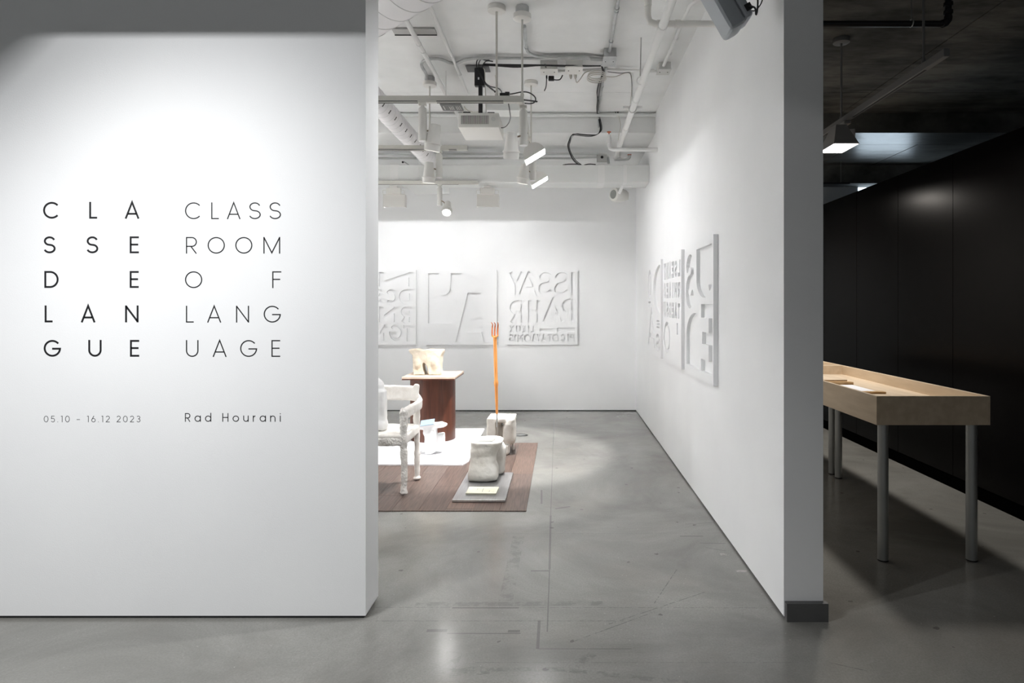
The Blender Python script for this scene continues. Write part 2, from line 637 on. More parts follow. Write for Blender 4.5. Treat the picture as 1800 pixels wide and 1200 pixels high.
def glyph(ch, w, s):
    """centre lines of a letter in a box w wide and 1 high, stroke s; each = (points, closed)"""
    h = s / 2
    cx = w / 2
    rx = w / 2 - h
    if ch == 'C':
        return [(arc(cx * 1.04, .5, rx * 1.04, .5 - h, 42, 318), False)]
    if ch == 'O':
        return [(arc(cx, .5, rx, .5 - h, 0, 360)[:-1], True)]
    if ch == '0':
        return [(arc(cx, .5, rx, .5 - h, 0, 360)[:-1], True)]
    if ch == 'G':
        return [(arc(cx, .5, rx, .5 - h, 40, 357) + [(cx * .98, .475)], False)]
    if ch == 'S':
        ry = (.5 - h) / 2
        return [(arc(cx, 1 - h - ry, rx * .93, ry, 18, 250) + arc(cx, h + ry, rx, ry, 70, -162), False)]
    if ch == 'A':
        k = .29
        return [([(h * .9, 0), (cx, 1 - h * .4), (w - h * .9, 0)], False), ([(cx * k + h, k), (w - cx * k - h, k)], False)]
    if ch == 'L':
        return [([(h, 1), (h, h), (w, h)], False)]
    if ch == 'E':
        return [([(w, 1 - h), (h, 1 - h), (h, h), (w, h)], False), ([(h, .515), (w * .93, .515)], False)]
    if ch == 'F':
        return [([(w, 1 - h), (h, 1 - h), (h, 0)], False), ([(h, .52), (w * .88, .52)], False)]
    if ch == 'D':
        r = min(.5, w * .6)
        return [([(h, h), (h, 1 - h), (w - r, 1 - h)] + arc(w - r, .5, r - h, .5 - h, 84, -84) + [(w - r, h)], True)]
    if ch == 'N':
        return [([(h, 0), (h, 1)], False), ([(w - h, 0), (w - h, 1)], False), ([(h * 1.1, 1 - h), (w - h * 1.1, h)], False)]
    if ch == 'U':
        return [([(h, 1), (h, w / 2)] + arc(cx, w / 2, rx, w / 2 - h, 180, 360)[1:] + [(w - h, 1)], False)]
    if ch in 'RP':
        ry = (.57 - s) / 2 + h * .4
        yc = 1 - h - ry
        g = [([(h, 0), (h, 1 - h), (w - ry - h, 1 - h)] + arc(w - ry - h, yc, ry, ry, 84, -84) + [(w - ry - h, yc - ry), (h, yc - ry)], False)]
        if ch == 'R':
            g.append(([(w * .45, yc - ry), (w - h, 0)], False))
        return g
    if ch == 'M':
        return [([(h, 0), (h, 1)], False), ([(w - h, 0), (w - h, 1)], False), ([(h, 1 - h * .8), (cx, h * 1.3), (w - h, 1 - h * .8)], False)]
    if ch == 'H':
        return [([(h, 0), (h, 1)], False), ([(w - h, 0), (w - h, 1)], False), ([(h, .5), (w - h, .5)], False)]
    if ch == 'I':
        return [([(cx, 0), (cx, 1)], False)]
    if ch == 'T':
        return [([(0, 1 - h), (w, 1 - h)], False), ([(cx, 0), (cx, 1 - h)], False)]
    if ch == 'Y':
        return [([(h, 1), (cx, .45), (w - h, 1)], False), ([(cx, 0), (cx, .46)], False)]
    if ch == 'X':
        return [([(h, 0), (w - h, 1)], False), ([(h, 1), (w - h, 0)], False)]
    if ch == 'J':
        return [([(w - h, 1), (w - h, w / 2)] + arc(cx, w / 2, rx, w / 2 - h, 0, -150)[1:], False)]
    if ch == '1':
        return [([(w * .1, .93), (w * .75, 1 - h), (w * .75, 0)], False)]
    if ch == '2':
        return [(arc(cx, .70, rx, .30 - h, 160, -20) + [(h, h), (w, h)], False)]
    if ch == '3':
        return [(arc(cx, .75, rx * .9, .25 - h, 150, -85) + arc(cx, .27, rx, .27 - h, 85, -155), False)]
    if ch == '5':
        return [([(w * .9, 1 - h), (w * .2, 1 - h), (w * .12, .56)] + arc(cx, .32, rx, .32 - h, 120, -150), False)]
    if ch == '6':
        return [(arc(cx, .31, rx, .31 - h, 0, 360)[:-1], True), ([(h * 1.2, .38), (w * .62, 1)], False)]
    if ch == '.':
        return [([(cx, 0), (cx, s * 1.2)], False)]
    if ch == '-':
        return [([(0, .42), (w, .42)], False)]
    xh = .71
    if ch in 'ad':
        g = [(arc(cx, xh / 2, rx, xh / 2 - h, 0, 360)[:-1], True)]
        g.append(([(w - h, 0), (w - h, xh if ch == 'a' else 1.04)], False))
        return g
    if ch == 'o':
        return [(arc(cx, xh / 2, rx, xh / 2 - h, 0, 360)[:-1], True)]
    if ch == 'u':
        return [([(h, xh), (h, w / 2)] + arc(cx, w / 2, rx, w / 2 - h, 180, 360)[1:] + [(w - h, w / 2)], False), ([(w - h, 0), (w - h, xh)], False)]
    if ch == 'n':
        return [([(h, 0), (h, xh)], False), ([(h, xh - w / 2)] + arc(cx, xh - w / 2, rx, w / 2 - h, 180, 0)[1:] + [(w - h, 0)], False)]
    if ch == 'r':
        return [([(h, 0), (h, xh)], False), (arc(w, xh - w, w - h, w - h, 170, 90), False)]
    if ch == 'i':
        return [([(cx, 0), (cx, xh)], False), ([(cx, .88), (cx, .88 + s * 1.1)], False)]
    return []


def ribbon_outline(pts, s, closed):
    n = len(pts)
    Lp, Rp = [], []
    for i in range(n):
        p = Vector(pts[i])
        if closed or 0 < i < n - 1:
            d0 = (p - Vector(pts[i - 1])).normalized()
            d1 = (Vector(pts[(i + 1) % n]) - p).normalized()
            t = d0 + d1
            t = t.normalized() if t.length > 1e-6 else d0
            k = 1 / max(abs(t.dot(d0)), .38)
        else:
            t = (Vector(pts[1]) - p) if i == 0 else (p - Vector(pts[i - 1]))
            t.normalize()
            k = 1
        nrm = Vector((-t.y, t.x)) * s / 2 * k
        Lp.append(p + nrm)
        Rp.append(p - nrm)
    return Lp, Rp


def add_ribbon(mb, pts, s, closed, to3d, ext):
    """solid ribbon; to3d maps (u,v), ext = extrusion vector"""
    Lp, Rp = ribbon_outline(pts, s, closed)
    ext = Vector(ext)
    bm = mb.bm
    V = []
    for a, c in zip(Lp, Rp):
        pa, pc = Vector(to3d(a.x, a.y)), Vector(to3d(c.x, c.y))
        V.append([bm.verts.new(pa), bm.verts.new(pc), bm.verts.new(pc + ext), bm.verts.new(pa + ext)])
    n = len(V)
    for i in range(n if closed else n - 1):
        a, c = V[i], V[(i + 1) % n]
        for k in range(4):
            bm.faces.new((a[k], a[(k + 1) % 4], c[(k + 1) % 4], c[k]))
    if not closed:
        bm.faces.new(V[0])
        bm.faces.new(list(reversed(V[-1])))


def add_glyph(mb, ch, w_px, h_px, s, place, ext, mirror=False, s_abs=None):
    """glyph stretched to a w x h box; place(u,v) maps box units (metres/pixels) to 3D"""
    ratio = w_px / h_px
    st = s
    for pts, closed in glyph(ch, ratio, st):
        if mirror:
            pts = [(ratio - x, y) for x, y in pts]
        add_ribbon(mb, pts, st, closed, lambda u, v: place(u * h_px, v * h_px), ext)


# ------------------------------------------------------------------ the room shell
XL, XR, XR2, XBK = -0.89, 1.01, 1.189, 3.05
XWEST = -3.6


def sbox(name, mat, *a, label=None):
    return struct(MB().box(*a).build(name, mat, smooth=False), label)


sbox('floor', M['floor'], -6, 7, -3, 13, -0.1, 0.0, label='polished grey concrete floor with old tape marks')
# text wall, hung above a dark reveal
sbox('wall_left', M['paint'], -6, XL, YW, YW + 0.20, 0.014, CEIL, label='white title wall carrying the black lettering')
sbox('trim_1', M['reveal'], -6, XL - 0.012, YW + 0.012, YW + 0.188, 0, 0.0145, label='black reveal under the title wall')
sbox('wall_back', M['paint'], XWEST - .1, XR2, YB, YB + 0.12, 0.012, CEIL, label='white back wall of the bright room')
sbox('trim_2', M['reveal'], XWEST - .1, XR, YB + 0.008, YB + 0.1, 0, 0.0125, label='dark reveal under the back wall')
sbox('wall_right', M['paint'], XR, XR2, YW, YB, 0.012, CEIL, label='white partition between bright and dark room')
sbox('trim_3', M['reveal'], XR + 0.008, XR2 - 0.01, YW + 0.01, YB, 0, 0.0125, label='dark reveal under the partition')
sbox('baseboard_right', M['grey_base'], XR + 0.004, XR2 + 0.012, YW - 0.03, YW - 0.0005, 0, 0.082, label='grey base cap on the end of the partition')
sbox('wall_west', M['paint'], XWEST - 0.1, XWEST, YW + 0.2, YB, 0, CEIL, label='left wall of the bright room behind the title wall')
# bright ceiling with its dropped slab at the back
d = MB()
d.box(-3.7, XR2 - .09, YW + .1, 6.178, CEIL, CEIL + .15).box(-3.7, XR2 - .09, 6.182, YB + .12, CEIL, CEIL + .15).box(-3.7, XR2 - .09, 6.17, 6.19, CEIL + .006, CEIL + .15)
struct(d.build('ceiling', M['ceil_paint'], smooth=False), 'white painted concrete ceiling with one cross joint')
sbox('trim_4', M['ceil_paint'], XWEST, XR, 6.84, YB, 3.28, CEIL, label='white dropped concrete slab at the back of the ceiling')
# dark ceiling over the entrance and the dark room, cast in bays with open joints
d = MB()
g = 0.006
for x0, x1 in ((XR2 - .09, 3.0 - g), (3.0 + g, 7.0)):
    for y0, y1 in ((YW + .1, 6.18 - g), (6.18 + g, 6.84)):
        d.box(x0, x1, y0, y1, CEIL, CEIL + .15)
d.box(XR2 - .09, 7, YW, 6.84, CEIL + .02, CEIL + .16)
struct(d.build('ceiling', M['dark_concrete'], smooth=False), 'dark board-marked concrete ceiling bays')
sbox('ceiling', M['ceil_paint'], -6, XR2 - .09, -3, YW + .1, CEIL, CEIL + .15, label='white painted ceiling above the entrance')
sbox('ceiling', M['dark_concrete'], XR2 - .09, 7, -3, YW + .1, CEIL, CEIL + .15, label='dark ceiling right of the entrance')
d = MB()
for x0, x1 in ((XR2, 3.38 - g), (3.38 + g, 4.1 - g), (4.1 + g, 7)):
    d.box(x0, x1, 7.34, 8.40, 3.28, CEIL)
d.box(XR2, 7, 6.84, 7.34 - g, 3.28, CEIL).box(XR2, 7, 7.33, 8.40, 3.295, CEIL)
struct(d.build('trim_5', M['sealed_concrete'], smooth=False), 'dark dropped concrete slab with straight joints')
sbox('trim_6', M['dark_concrete'], XR2, 7, 8.40, 8.9, 3.04, CEIL, label='dark concrete beam above the far window')
# far wall of the dark room with a window behind the black panels
WX0, WX1, WZ0, WZ1 = 4.02, 4.75, 2.45, 3.045
d = MB()
d.box(XR2, WX0, YB, YB + .12, 0, 3.04).box(WX1, 7, YB, YB + .12, 0, 3.04).box(WX0, WX1, YB, YB + .12, 0, WZ0)
struct(d.build('wall_far', M['far_wall'], smooth=False), 'bluish white far wall around the window')
win = struct(MB().box(WX0, WX1, YB + .06, YB + .07, WZ0, WZ1).build('window_1', M['window'], smooth=False), 'bright daylight pane above the black panels')
sbox('wall_east', M['far_wall'], 6.9, 7.0, -3, YB, 0, CEIL, label='far right wall beyond the black panels')

# black panelled partition
bw = bpy.data.objects.new('wall_panelled', None)
col.objects.link(bw)
bw.location = (XBK, 5, 0)
struct(bw, 'black laminate panelled partition in the dark room')
seam0, step = 4.965, 0.81
edges = [seam0 + step * k for k in range(-6, 5)]
pm = None
for k, (a, c) in enumerate(zip(edges, edges[1:])):
    c = min(c, 8.5)
    mb = MB().obox((XBK + .012, (a + c) / 2, (0.10 + 2.606) / 2), (0.024, c - a - 0.004, 2.506), bevel=0.0015, seg=1)
    mb.build('panel', M['black_panel'], bw)
MB().box(XBK + .024, XBK + .20, edges[0], 8.5, 0.0, 2.60).build('core', M['kick'], bw, smooth=False)
MB().box(XBK + .006, XBK + .0235, edges[0], 8.5, 0.0, 0.098).build('kickboard', M['kick'], bw, smooth=False)

# ------------------------------------------------------------------ wall lettering (black vinyl)
YT = YW - 0.0006


def wall_place(x_px, y_px):
    p = P(x_px, y_px, YW)
    return lambda u, v: (p.x + u * YW / F, YT, p.z + v * YW / F)


def zx(x):
    return x / 3.6 + 50


def zy(y):
    return y / 3.6 + 330


def lettering(name, label, rows, stroke, mat):
    t = thing(name, label, 'lettering', (zx(rows[0][1][0][1]) * 0, 0, 0))
    t.location = P(zx(rows[0][1][0][1]), zy(rows[-1][0][1]), YW)
    for (y0, y1), letters in rows:
        for ch, x0, x1 in letters:
            mb = MB()
            add_glyph(mb, ch, (x1 - x0) / 3.6, (y1 - y0) / 3.6, stroke, wall_place(zx(x0), zy(y1)), (0, 0.0004, 0))
            mb.build('letter', mat, t, smooth=False)
    return t


lettering('title_lettering', 'bold black spaced lettering CLASSE DE LANGUE, left column on white wall', [
    ((89, 195), [('C', 93, 199), ('L', 385, 435), ('A', 610, 702)]),
    ((307, 414), [('S', 96, 172), ('S', 367, 442), ('E', 641, 699)]),
    ((526, 633), [('D', 101, 191), ('E', 641, 698)]),
    ((744, 851), [('L', 103, 153), ('A', 332, 424), ('N', 612, 697)]),
    ((962, 1068), [('G', 97, 206), ('U', 379, 463), ('E', 643, 701)])], 0.112, M['vinyl'])
lettering('title_lettering', 'thin black spaced lettering CLASSROOM OF LANGUAGE, right column on white wall', [
    ((92, 198), [('C', 991, 1096), ('L', 1157, 1205), ('A', 1256, 1342), ('S', 1396, 1470), ('S', 1524, 1598)]),
    ((311, 416), [('R', 997, 1066), ('O', 1134, 1243), ('O', 1309, 1417), ('M', 1487, 1593)]),
    ((528, 634), [('O', 991, 1100), ('F', 1543, 1600)]),
    ((746, 852), [('L', 997, 1046), ('A', 1131, 1220), ('N', 1314, 1396), ('G', 1489, 1597)]),
    ((963, 1069), [('U', 997, 1076), ('A', 1166, 1254), ('G', 1340, 1447), ('E', 1538, 1593)])], 0.068, M['vinyl'])


def text_line(name, label, text, x0, x1, ytop, ybase, stroke, mat, widths):
    """x in 3.6x crop coordinates of the strip (50,700)"""
    hh = (ybase - ytop) / 3.6
    t = thing(name, label, 'lettering', P(x0 / 3.6 + 50, ybase / 3.6 + 700, YW))
    ws = [widths.get(c, .6) * hh for c in text]
    gap = ((x1 - x0) / 3.6 - sum(ws)) / (len(text) - 1)
    x = x0 / 3.6 + 50
    for c, w in zip(text, ws):
        if c != ' ':
            mb = MB()
            add_glyph(mb, c, w, hh, stroke, wall_place(x, ybase / 3.6 + 700), (0, 0.0004, 0))
            mb.build('letter', mat, t, smooth=False)
        x += w + gap
    return t


text_line('date_lettering', 'small grey lettering 05.10 - 16.12 2023 low on white wall', '05.10 - 16.12 2023', 98, 708, 110, 150, 0.075,
          M['vinyl_grey'], {'0': .70, '5': .62, '.': .12, '1': .30, ' ': .30, '-': .5, '6': .64, '2': .60, '3': .60})
text_line('name_lettering', 'small black lettering of a two-word name, right of the date', 'Rad Hourani', 991, 1597, 93, 147, 0.092,
          M['vinyl'], {'R': .62, 'a': .72, 'd': .72, ' ': .30, 'H': .70, 'o': .74, 'u': .62, 'r': .30, 'n': .62, 'i': .12})


# ------------------------------------------------------------------ relief panels
def stroke_pieces(pts, s, closed):
    """convex pieces covering a stroke: one quad per segment, discs at the bends, square corners kept square"""
    P2 = [Vector(p) for p in pts]
    n = len(P2)
    h = s / 2
    out = []
    m = n if closed else n - 1
    dirs = [(P2[(i + 1) % n] - P2[i]).normalized() for i in range(m)]

    def turn(i):
        """turn angle at vertex i"""
        if not closed and (i == 0 or i == n - 1):
            return 0.0
        return dirs[(i - 1) % m].angle(dirs[i % m], 0.0)
    for i in range(m):
        a_, b_ = P2[i], P2[(i + 1) % n]
        d_ = dirs[i]
        ta, tb = math.degrees(turn(i)), math.degrees(turn((i + 1) % n))
        e0 = h if 60 < ta < 100 else 0
        e1 = h if 60 < tb < 100 else 0
        a2, b2 = a_ - d_ * e0, b_ + d_ * e1
        nn = Vector((-d_.y, d_.x)) * h
        out.append([a2 - nn, b2 - nn, b2 + nn, a2 + nn])
    for i in range(n):
        t_ = math.degrees(turn(i))
        if 1 < t_ and not 60 < t_ < 100:
            out.append([P2[i] + Vector((math.cos(k * PI / 5), math.sin(k * PI / 5))) * h for k in range(10)])
    return out


def carve(w, h, pieces, to3d, depth_vec, name):
    """plate w x h (2D, origin top left, y down negative) with the pieces cut right through"""
    from mathutils.geometry import delaunay_2d_cdt
    vs, fs = [], []

    def add(poly):
        area = sum(p.x * q_.y - q_.x * p.y for p, q_ in zip(poly, poly[1:] + poly[:1]))
        if area < 0:
            poly = list(reversed(poly))
        i0 = len(vs)
        vs.extend(poly)
        fs.append(list(range(i0, i0 + len(poly))))
    add([Vector((0, -h)), Vector((w, -h)), Vector((w, 0)), Vector((0, 0))])
    for p in pieces:
        add([Vector((min(max(q_.x, .006), w - .006), min(max(q_.y, -h + .006), -.006))) for q_ in p])
    r = delaunay_2d_cdt(vs, [], fs, 1, 1e-5, True)
    co, faces, orig = r[0], r[2], r[5]
    keep = [f for f, o in zip(faces, orig) if list(o) == [0]]
    bm = bmesh.new()
    top = {}
    bot = {}
    cnt = {}
    dv = Vector(depth_vec)
    for f in keep:
        for i in f:
            if i not in top:
                p = Vector(to3d(co[i].x, co[i].y))
                bot[i] = bm.verts.new(p)
                top[i] = bm.verts.new(p + dv)
        for a_, b_ in zip(f, list(f[1:]) + [f[0]]):
            cnt[(a_, b_)] = cnt.get((a_, b_), 0) + 1
    for f in keep:
        bm.faces.new([top[i] for i in f])
        bm.faces.new([bot[i] for i in reversed(f)])
    for (a_, b_) in list(cnt):
        if (b_, a_) not in cnt:
            bm.faces.new((bot[a_], bot[b_], top[b_], top[a_]))
    bmesh.ops.recalc_face_normals(bm, faces=bm.faces)
    me = bpy.data.meshes.new(name)
    bm.to_mesh(me)
    bm.free()
    return me


T_BACK, T_FACE = 0.006, 0.025


def relief_panel(label, origin, ux, w, h, n, glyphs=(), polys=(), group='white relief panels'):
    """origin = top left corner on the wall, ux = unit vector to the right, n = unit normal into the room.
    glyphs: (char, u0, u1, v0, v1, stroke) in 0..1 from the top left, polys: lists of (u, v)"""
    o, ux, n = Vector(origin), Vector(ux), Vector(n)
    up = Vector((0, 0, 1))
    t = thing('relief_panel', label, 'artwork', o + ux * w / 2 - up * h, group)

    def pt(u, v, d=0.0):
        return o + ux * u * w - up * v * h + n * d

    def slab(d0, d1):
        mb = MB()
        mb.hexa([pt(0, 1, d0), pt(1, 1, d0), pt(1, 1, d1), pt(0, 1, d1), pt(0, 0, d0), pt(1, 0, d0), pt(1, 0, d1), pt(0, 0, d1)])
        return mb
    slab(0.001, T_BACK).build('backing_board', M['relief'], t, smooth=False)
    pieces = []
    for ch, u0, u1, v0, v1, s in glyphs:
        hh = (v1 - v0) * h
        ratio = (u1 - u0) * w / hh
        for pts, closed in glyph(ch, ratio, s):
            for pc_ in stroke_pieces([(ratio - x, y) for x, y in pts], s, closed):
                pieces.append([Vector((u0 * w + q_.x * hh, -v1 * h + q_.y * hh)) for q_ in pc_])
    for poly in polys:
        pieces.append([Vector((u * w, -v * h)) for u, v in poly])
    me = carve(w, h, pieces, lambda x, y: o + ux * x + up * y + n * T_BACK, n * T_FACE, 'carved_face')
    me.name = 'carved_face'
    me.materials.clear()
    me.materials.append(M['relief'])
    f = bpy.data.objects.new('carved_face', me)
    col.objects.link(f)
    f.parent = t
    f.matrix_parent_inverse = Matrix.Translation(-world_loc(t))
    return t


# back wall panels
pz_top, pz_bot = P(0, 474.5, YB - .04).z, P(0, 606, YB - .04).z
PH = pz_top - pz_bot


def bx(px):
    return P(px, 0, YB - .04).x


def q(x, lo, hi):
    return (x - lo) / (hi - lo)


gl = []
lo, hi = 80.0, 1076.0
tl, th = 78.0, 1130.0
for ch, a, c, d0, d1, s in [
        ('Y', 110, 325, 105, 430, .15), ('A', 240, 545, 105, 435, .15), ('S', 523, 727, 108, 436, .15), ('S', 748, 957, 108, 436, .15), ('I', 985, 1040, 105, 425, .16),
        ('R', 120, 325, 505, 815, .16), ('H', 378, 550, 505, 815, .16), ('A', 585, 890, 472, 800, .15), ('P', 855, 1037, 482, 795, .16),
        ('X', 112, 190, 857, 955, .2), ('U', 208, 275, 857, 955, .2), ('E', 300, 352, 857, 955, .2), ('I', 378, 402, 857, 955, .2), ('L', 418, 462, 857, 955, .2),
        ('S', 108, 178, 978, 1085, .2), ('I', 188, 208, 978, 1085, .2), ('N', 228, 312, 978, 1085, .2), ('O', 320, 425, 978, 1085, .2), ('A', 428, 505, 978, 1085, .2),
        ('Y', 498, 560, 978, 1085, .2), ('A', 562, 642, 978, 1085, .2), ('T', 652, 716, 978, 1085, .2), ('O', 718, 822, 978, 1085, .2), ('C', 832, 912, 978, 1085, .2),
        ('I', 934, 956, 978, 1085, .2), ('P', 970, 1036, 978, 1085, .2)]:
    gl.append((ch, q(a, lo, hi), q(c, lo, hi), q(d0, tl, th), q(d1, tl, th), s))
polys = [[(q(x, lo, hi), q(y, tl, th)) for x, y in r] for r in (
    [(540, 900), (736, 900), (736, 952), (540, 952)], [(785, 890), (1032, 890), (1032, 946), (785, 946)])]
relief_panel('white relief panel crowded with mirrored letters, rightmost on back wall', (bx(891), YB, pz_top), (1, 0, 0), bx(1015) - bx(891), PH, (0, -1, 0), gl, polys,
             'white relief panels on the back wall')
lo, hi, tl, th = 440., 1006., 105., 702.
A_ = [(775, 285), (880, 285), (985, 680), (903, 680), (882, 600), (776, 600), (756, 680), (676, 680)]
B_ = [(460, 130), (545, 130), (547, 260), (556, 292), (580, 301), (605, 298), (627, 278), (634, 240), (640, 130), (732, 130), (724, 250), (704, 300), (672, 334),
      (700, 368), (716, 410), (719, 450), (708, 490), (682, 518), (648, 531), (460, 531)]
relief_panel('white relief panel with two huge letter shapes, middle of back wall', (bx(748), YB, pz_top), (1, 0, 0), bx(873) - bx(748), PH, (0, -1, 0), [],
             [[(q(x, lo, hi), q(y, tl, th)) for x, y in r] for r in (A_, B_)], 'white relief panels on the back wall')
gl = []
lo, hi, tl, th = -460., 568., 35., 1090.
for ch, a, c, d0, d1, s in [('N', 30, 528, 62, 265, .33), ('D', 320, 528, 305, 520, .28), ('C', 125, 315, 305, 525, .24), ('E', -90, 90, 305, 525, .24),
                            ('R', 350, 528, 548, 770, .26), ('N', 30, 315, 550, 770, .3), ('I', -60, 0, 550, 770, .25),
                            ('T', 385, 530, 810, 1040, .2), ('G', 180, 385, 800, 1035, .16), ('N', -20, 150, 805, 1040, .22),
                            ('R', -380, -120, 62, 265, .28), ('O', -380, -130, 305, 525, .2), ('S', -380, -120, 550, 770, .25), ('A', -380, -80, 805, 1040, .2)]:
    gl.append((ch, q(a, lo, hi), q(c, lo, hi), q(d0, tl, th), q(d1, tl, th), s))
relief_panel('white relief panel cut off by the title wall edge, leftmost on back wall', (bx(731) - .9557, YB, pz_top), (1, 0, 0), .9557, PH, (0, -1, 0), gl, (),
             'white relief panels on the back wall')

# right wall panels: nearest, middle, farthest
XF = XR - (T_BACK + T_FACE)


def ry(px):
    return XF * F / (px - VX)


def zz(py, px):
    return H - (py - VY) * ry(px) / F


pzt, pzb = zz(411.5, 1254), zz(678.5, 1254)
PW = 0.95
spans = [(ry(1254), ry(1203.5)), (ry(1197.5), ry(1165.5)), (ry(1161.5), ry(1138.5))]
E_ = [(.62, .46), (.97, .46), (.97, .935), (.62, .935), (.62, .85), (.86, .85), (.86, .74), (.66, .74), (.66, .655), (.86, .655), (.86, .555), (.62, .555)]
D_ = [(.07, .935)] + arc(.40, .72, .33, -.195, 180, 90, 14) + arc(.40, .60, .17, -.075, 90, 0, 8) + [(.57, .935)]
J_ = [(.46, .055), (.96, .055), (.96, .30)] + arc(.88, .30, .08, -.07, 0, -90, 6) + [(.86, .325), (.78, .325), (.80, .405)] + arc(.74, .27, .28, -.145, -90, -175, 14)
relief_panel('white relief panel with large J S E shapes, nearest on right wall', (XR, spans[0][1], pzt), (0, -1, 0), spans[0][1] - spans[0][0], pzt - pzb, (-1, 0, 0),
             [('S', .05, .37, .07, .49, .24)], [E_, D_, J_], 'white relief panels on the right wall')
gl = []
for r, (v0, v1) in enumerate(((.06, .22), (.25, .40), (.43, .58))):
    for k in range(6):
        gl.append(('TEAHRN' 'OLEISB' 'AUTGSE'[(r * 6 + k) % 6 + 0] if False else 'THAESLOEAIHRUSGEAT'[r * 6 + k], .06 + k * .155, .06 + k * .155 + .115, v0 + .004 * k, v1, .24))
gl += [('O', .06, .42, .62, .92, .13), ('I', .76, .86, .62, .72, .5)]
relief_panel('white relief panel with rows of small letters, middle of right wall', (XR, spans[1][1], pzt), (0, -1, 0), spans[1][1] - spans[1][0], pzt - pzb, (-1, 0, 0), gl, (),
             'white relief panels on the right wall')
gl = [('O', .05, .30, .06, .40, .16), ('A', .04, .60, .50, .92, .13), ('E', .72, .92, .62, .70, .2), ('S', .66, .92, .76, .94, .2), ('T', .06, .26, .42, .48, .3)]
C_ = arc(.90, .305, .44, -.255, 180, 90, 14) + [(.95, .05), (.95, .56)] + arc(.90, .305, .44, -.255, 270, 186, 14)
relief_panel('white relief panel with a tall round shape, farthest on right wall', (XR, spans[2][1], pzt), (0, -1, 0), spans[2][1] - spans[2][0], pzt - pzb, (-1, 0, 0), gl, [C_],
             'white relief panels on the right wall')

# ------------------------------------------------------------------ brown plank mat, rug, plinth
PX0, PX1, PY0, PY1 = -2.62, -0.243, 4.405, 6.60
mat_t = thing('plank_mat', 'brown wood plank floor mat laid under the furniture and sculptures', 'floor mat', (PX0, PY0, 0))
cw = 0.187
ncol = int((PX1 - PX0) / cw) + 1
x = PX1
kk = 0
while x > PX0 + 0.01:
    xa = max(x - cw, PX0)
    y = PY1 if kk % 2 == 0 else PY1
    y -= 0.0
    first = [1.22, 0.62, 0.93, 0.38][kk % 4]
    while y > PY0 + 0.01:
        ya = max(y - first, PY0)
        first = 1.22
        MB().obox(((xa + x) / 2, (ya + y) / 2, 0.0035), (x - xa - 0.0015, y - ya - 0.0015, 0.0065), bevel=0.0008, seg=1).build(
            'plank', M['plank%d' % random.randint(0, 3)], mat_t)
        y = ya
    x = xa
    kk += 1

# rug: thick white felt with cut corner, slightly wavy edge
RX0, RX1 = -2.35, -0.845
mb = MB()
outl = [(RX0, 5.64)]
for i in range(9):
    outl.append((RX0 + (RX1 - .03 - RX0) * (i + 1) / 9, 5.64 + random.uniform(-.006, .006)))
outl += [(RX1 + .005, 5.78)]
for i in range(8):
    outl.append((RX1 - .035 * (i + 1) / 8 + random.uniform(-.004, .004), 5.78 + (7.30 - 5.78) * (i + 1) / 8))
outl += [(RX0, 7.30)]
mb.prism(outl, lambda u, v: (u, v, 0.0075), (0, 0, 0.014))
bmesh.ops.bevel(mb.bm, geom=[e for e in mb.bm.edges if all(v.co.z > .02 for v in e.verts)], offset=.004, segments=2, affect='EDGES')
rug = mb.build('rug', M['rug'])
tag(rug, 'white felt rug under the round plinth, half on brown planks', 'rug')

RZ = 0.0225
pl = thing('plinth', 'round red-brown veneered plinth with a square pale top', 'plinth', (-1.355, 6.755, RZ))
mb = MB()
cxp, cyp, rp = P(761, 0, 6.755).x, 6.755, 0.236
mb.lathe((cxp, cyp, RZ), (0, 0, 1), [(0, rp - .003), (.004, rp), (.655, rp)], n=64)
mb.build('column', M['veneer'], pl)
for a in (-92, 88):
    MB().obox((cxp + rp * math.cos(math.radians(a)), cyp + rp * math.sin(math.radians(a)), RZ + .327), (.008, .003, .652), (0, 0, math.radians(a + 90))).build(
        'veneer_seam', M['veneer'], pl)
b0, b1 = P(708, 664, 6.38), P(801, 664, 6.38)
BZ = 0.712
MB().obox(((b0.x + b1.x) / 2 - .01, 6.38 + .30, BZ - .010), (b1.x - b0.x, .60, .020), bevel=.0015, seg=1).build('top_board', M['board_edge'], pl)
MB().obox(((b0.x + b1.x) / 2 - .01, 6.38 + .30, BZ - .026), (b1.x - b0.x - .002, .598, .012)).build('under_board', M['veneer'], pl)

# torso vessel on the plinth
tc_ = P(751, 0, 6.62)
sc_ = 6.62 / F
mb = MB()
cx, cy = tc_.x, 6.62
SIL = [(605, 150), (700, 138), (760, 132), (800, 150), (860, 160), (960, 142), (1050, 150), (1130, 150), (1195, 150), (1197, 200), (1165, 265), (1158, 420), (1165, 590), (965, 590),
       (947, 545), (945, 500), (925, 440), (898, 392), (872, 375), (852, 392), (850, 430), (860, 500), (886, 583), (700, 583), (690, 500), (685, 380), (680, 250), (625, 205)]
mb.prism([((660 + x / 10 - VX) * sc_, BZ + (658.5 - (600 + y / 10)) * sc_) for x, y in SIL], lambda u, v: (u, cy - .075, v), (0, .15, 0))
mb.ball(((736 - VX) * sc_, cy - .06, BZ + .12), (.04, .03, .08))
mb.ball(((766 - VX) * sc_, cy - .06, BZ + .12), (.045, .03, .08))
v = organic(mb, 'torso_vessel', M['cream_clay'], voxel=.006, smooth=5, disp=.007, dscale=.09)
tag(v, 'cream clay torso vessel with two thick legs on the plinth', 'sculpture')
v.location.z += 0.003
bk = thing('book', 'white booklet beside the cream torso vessel on the plinth', 'book', P(789, 653, 6.68))
bk.location.z = BZ + .0008
c_ = P(788, 0, 6.68)
MB().obox((c_.x, 6.70, BZ + .005), (.135, .19, .008), bevel=.001, seg=1).build('pages', M['paper'], bk)
MB().obox((c_.x, 6.70, BZ + .0097), (.138, .194, .0012)).build('cover', M['paper'], bk)

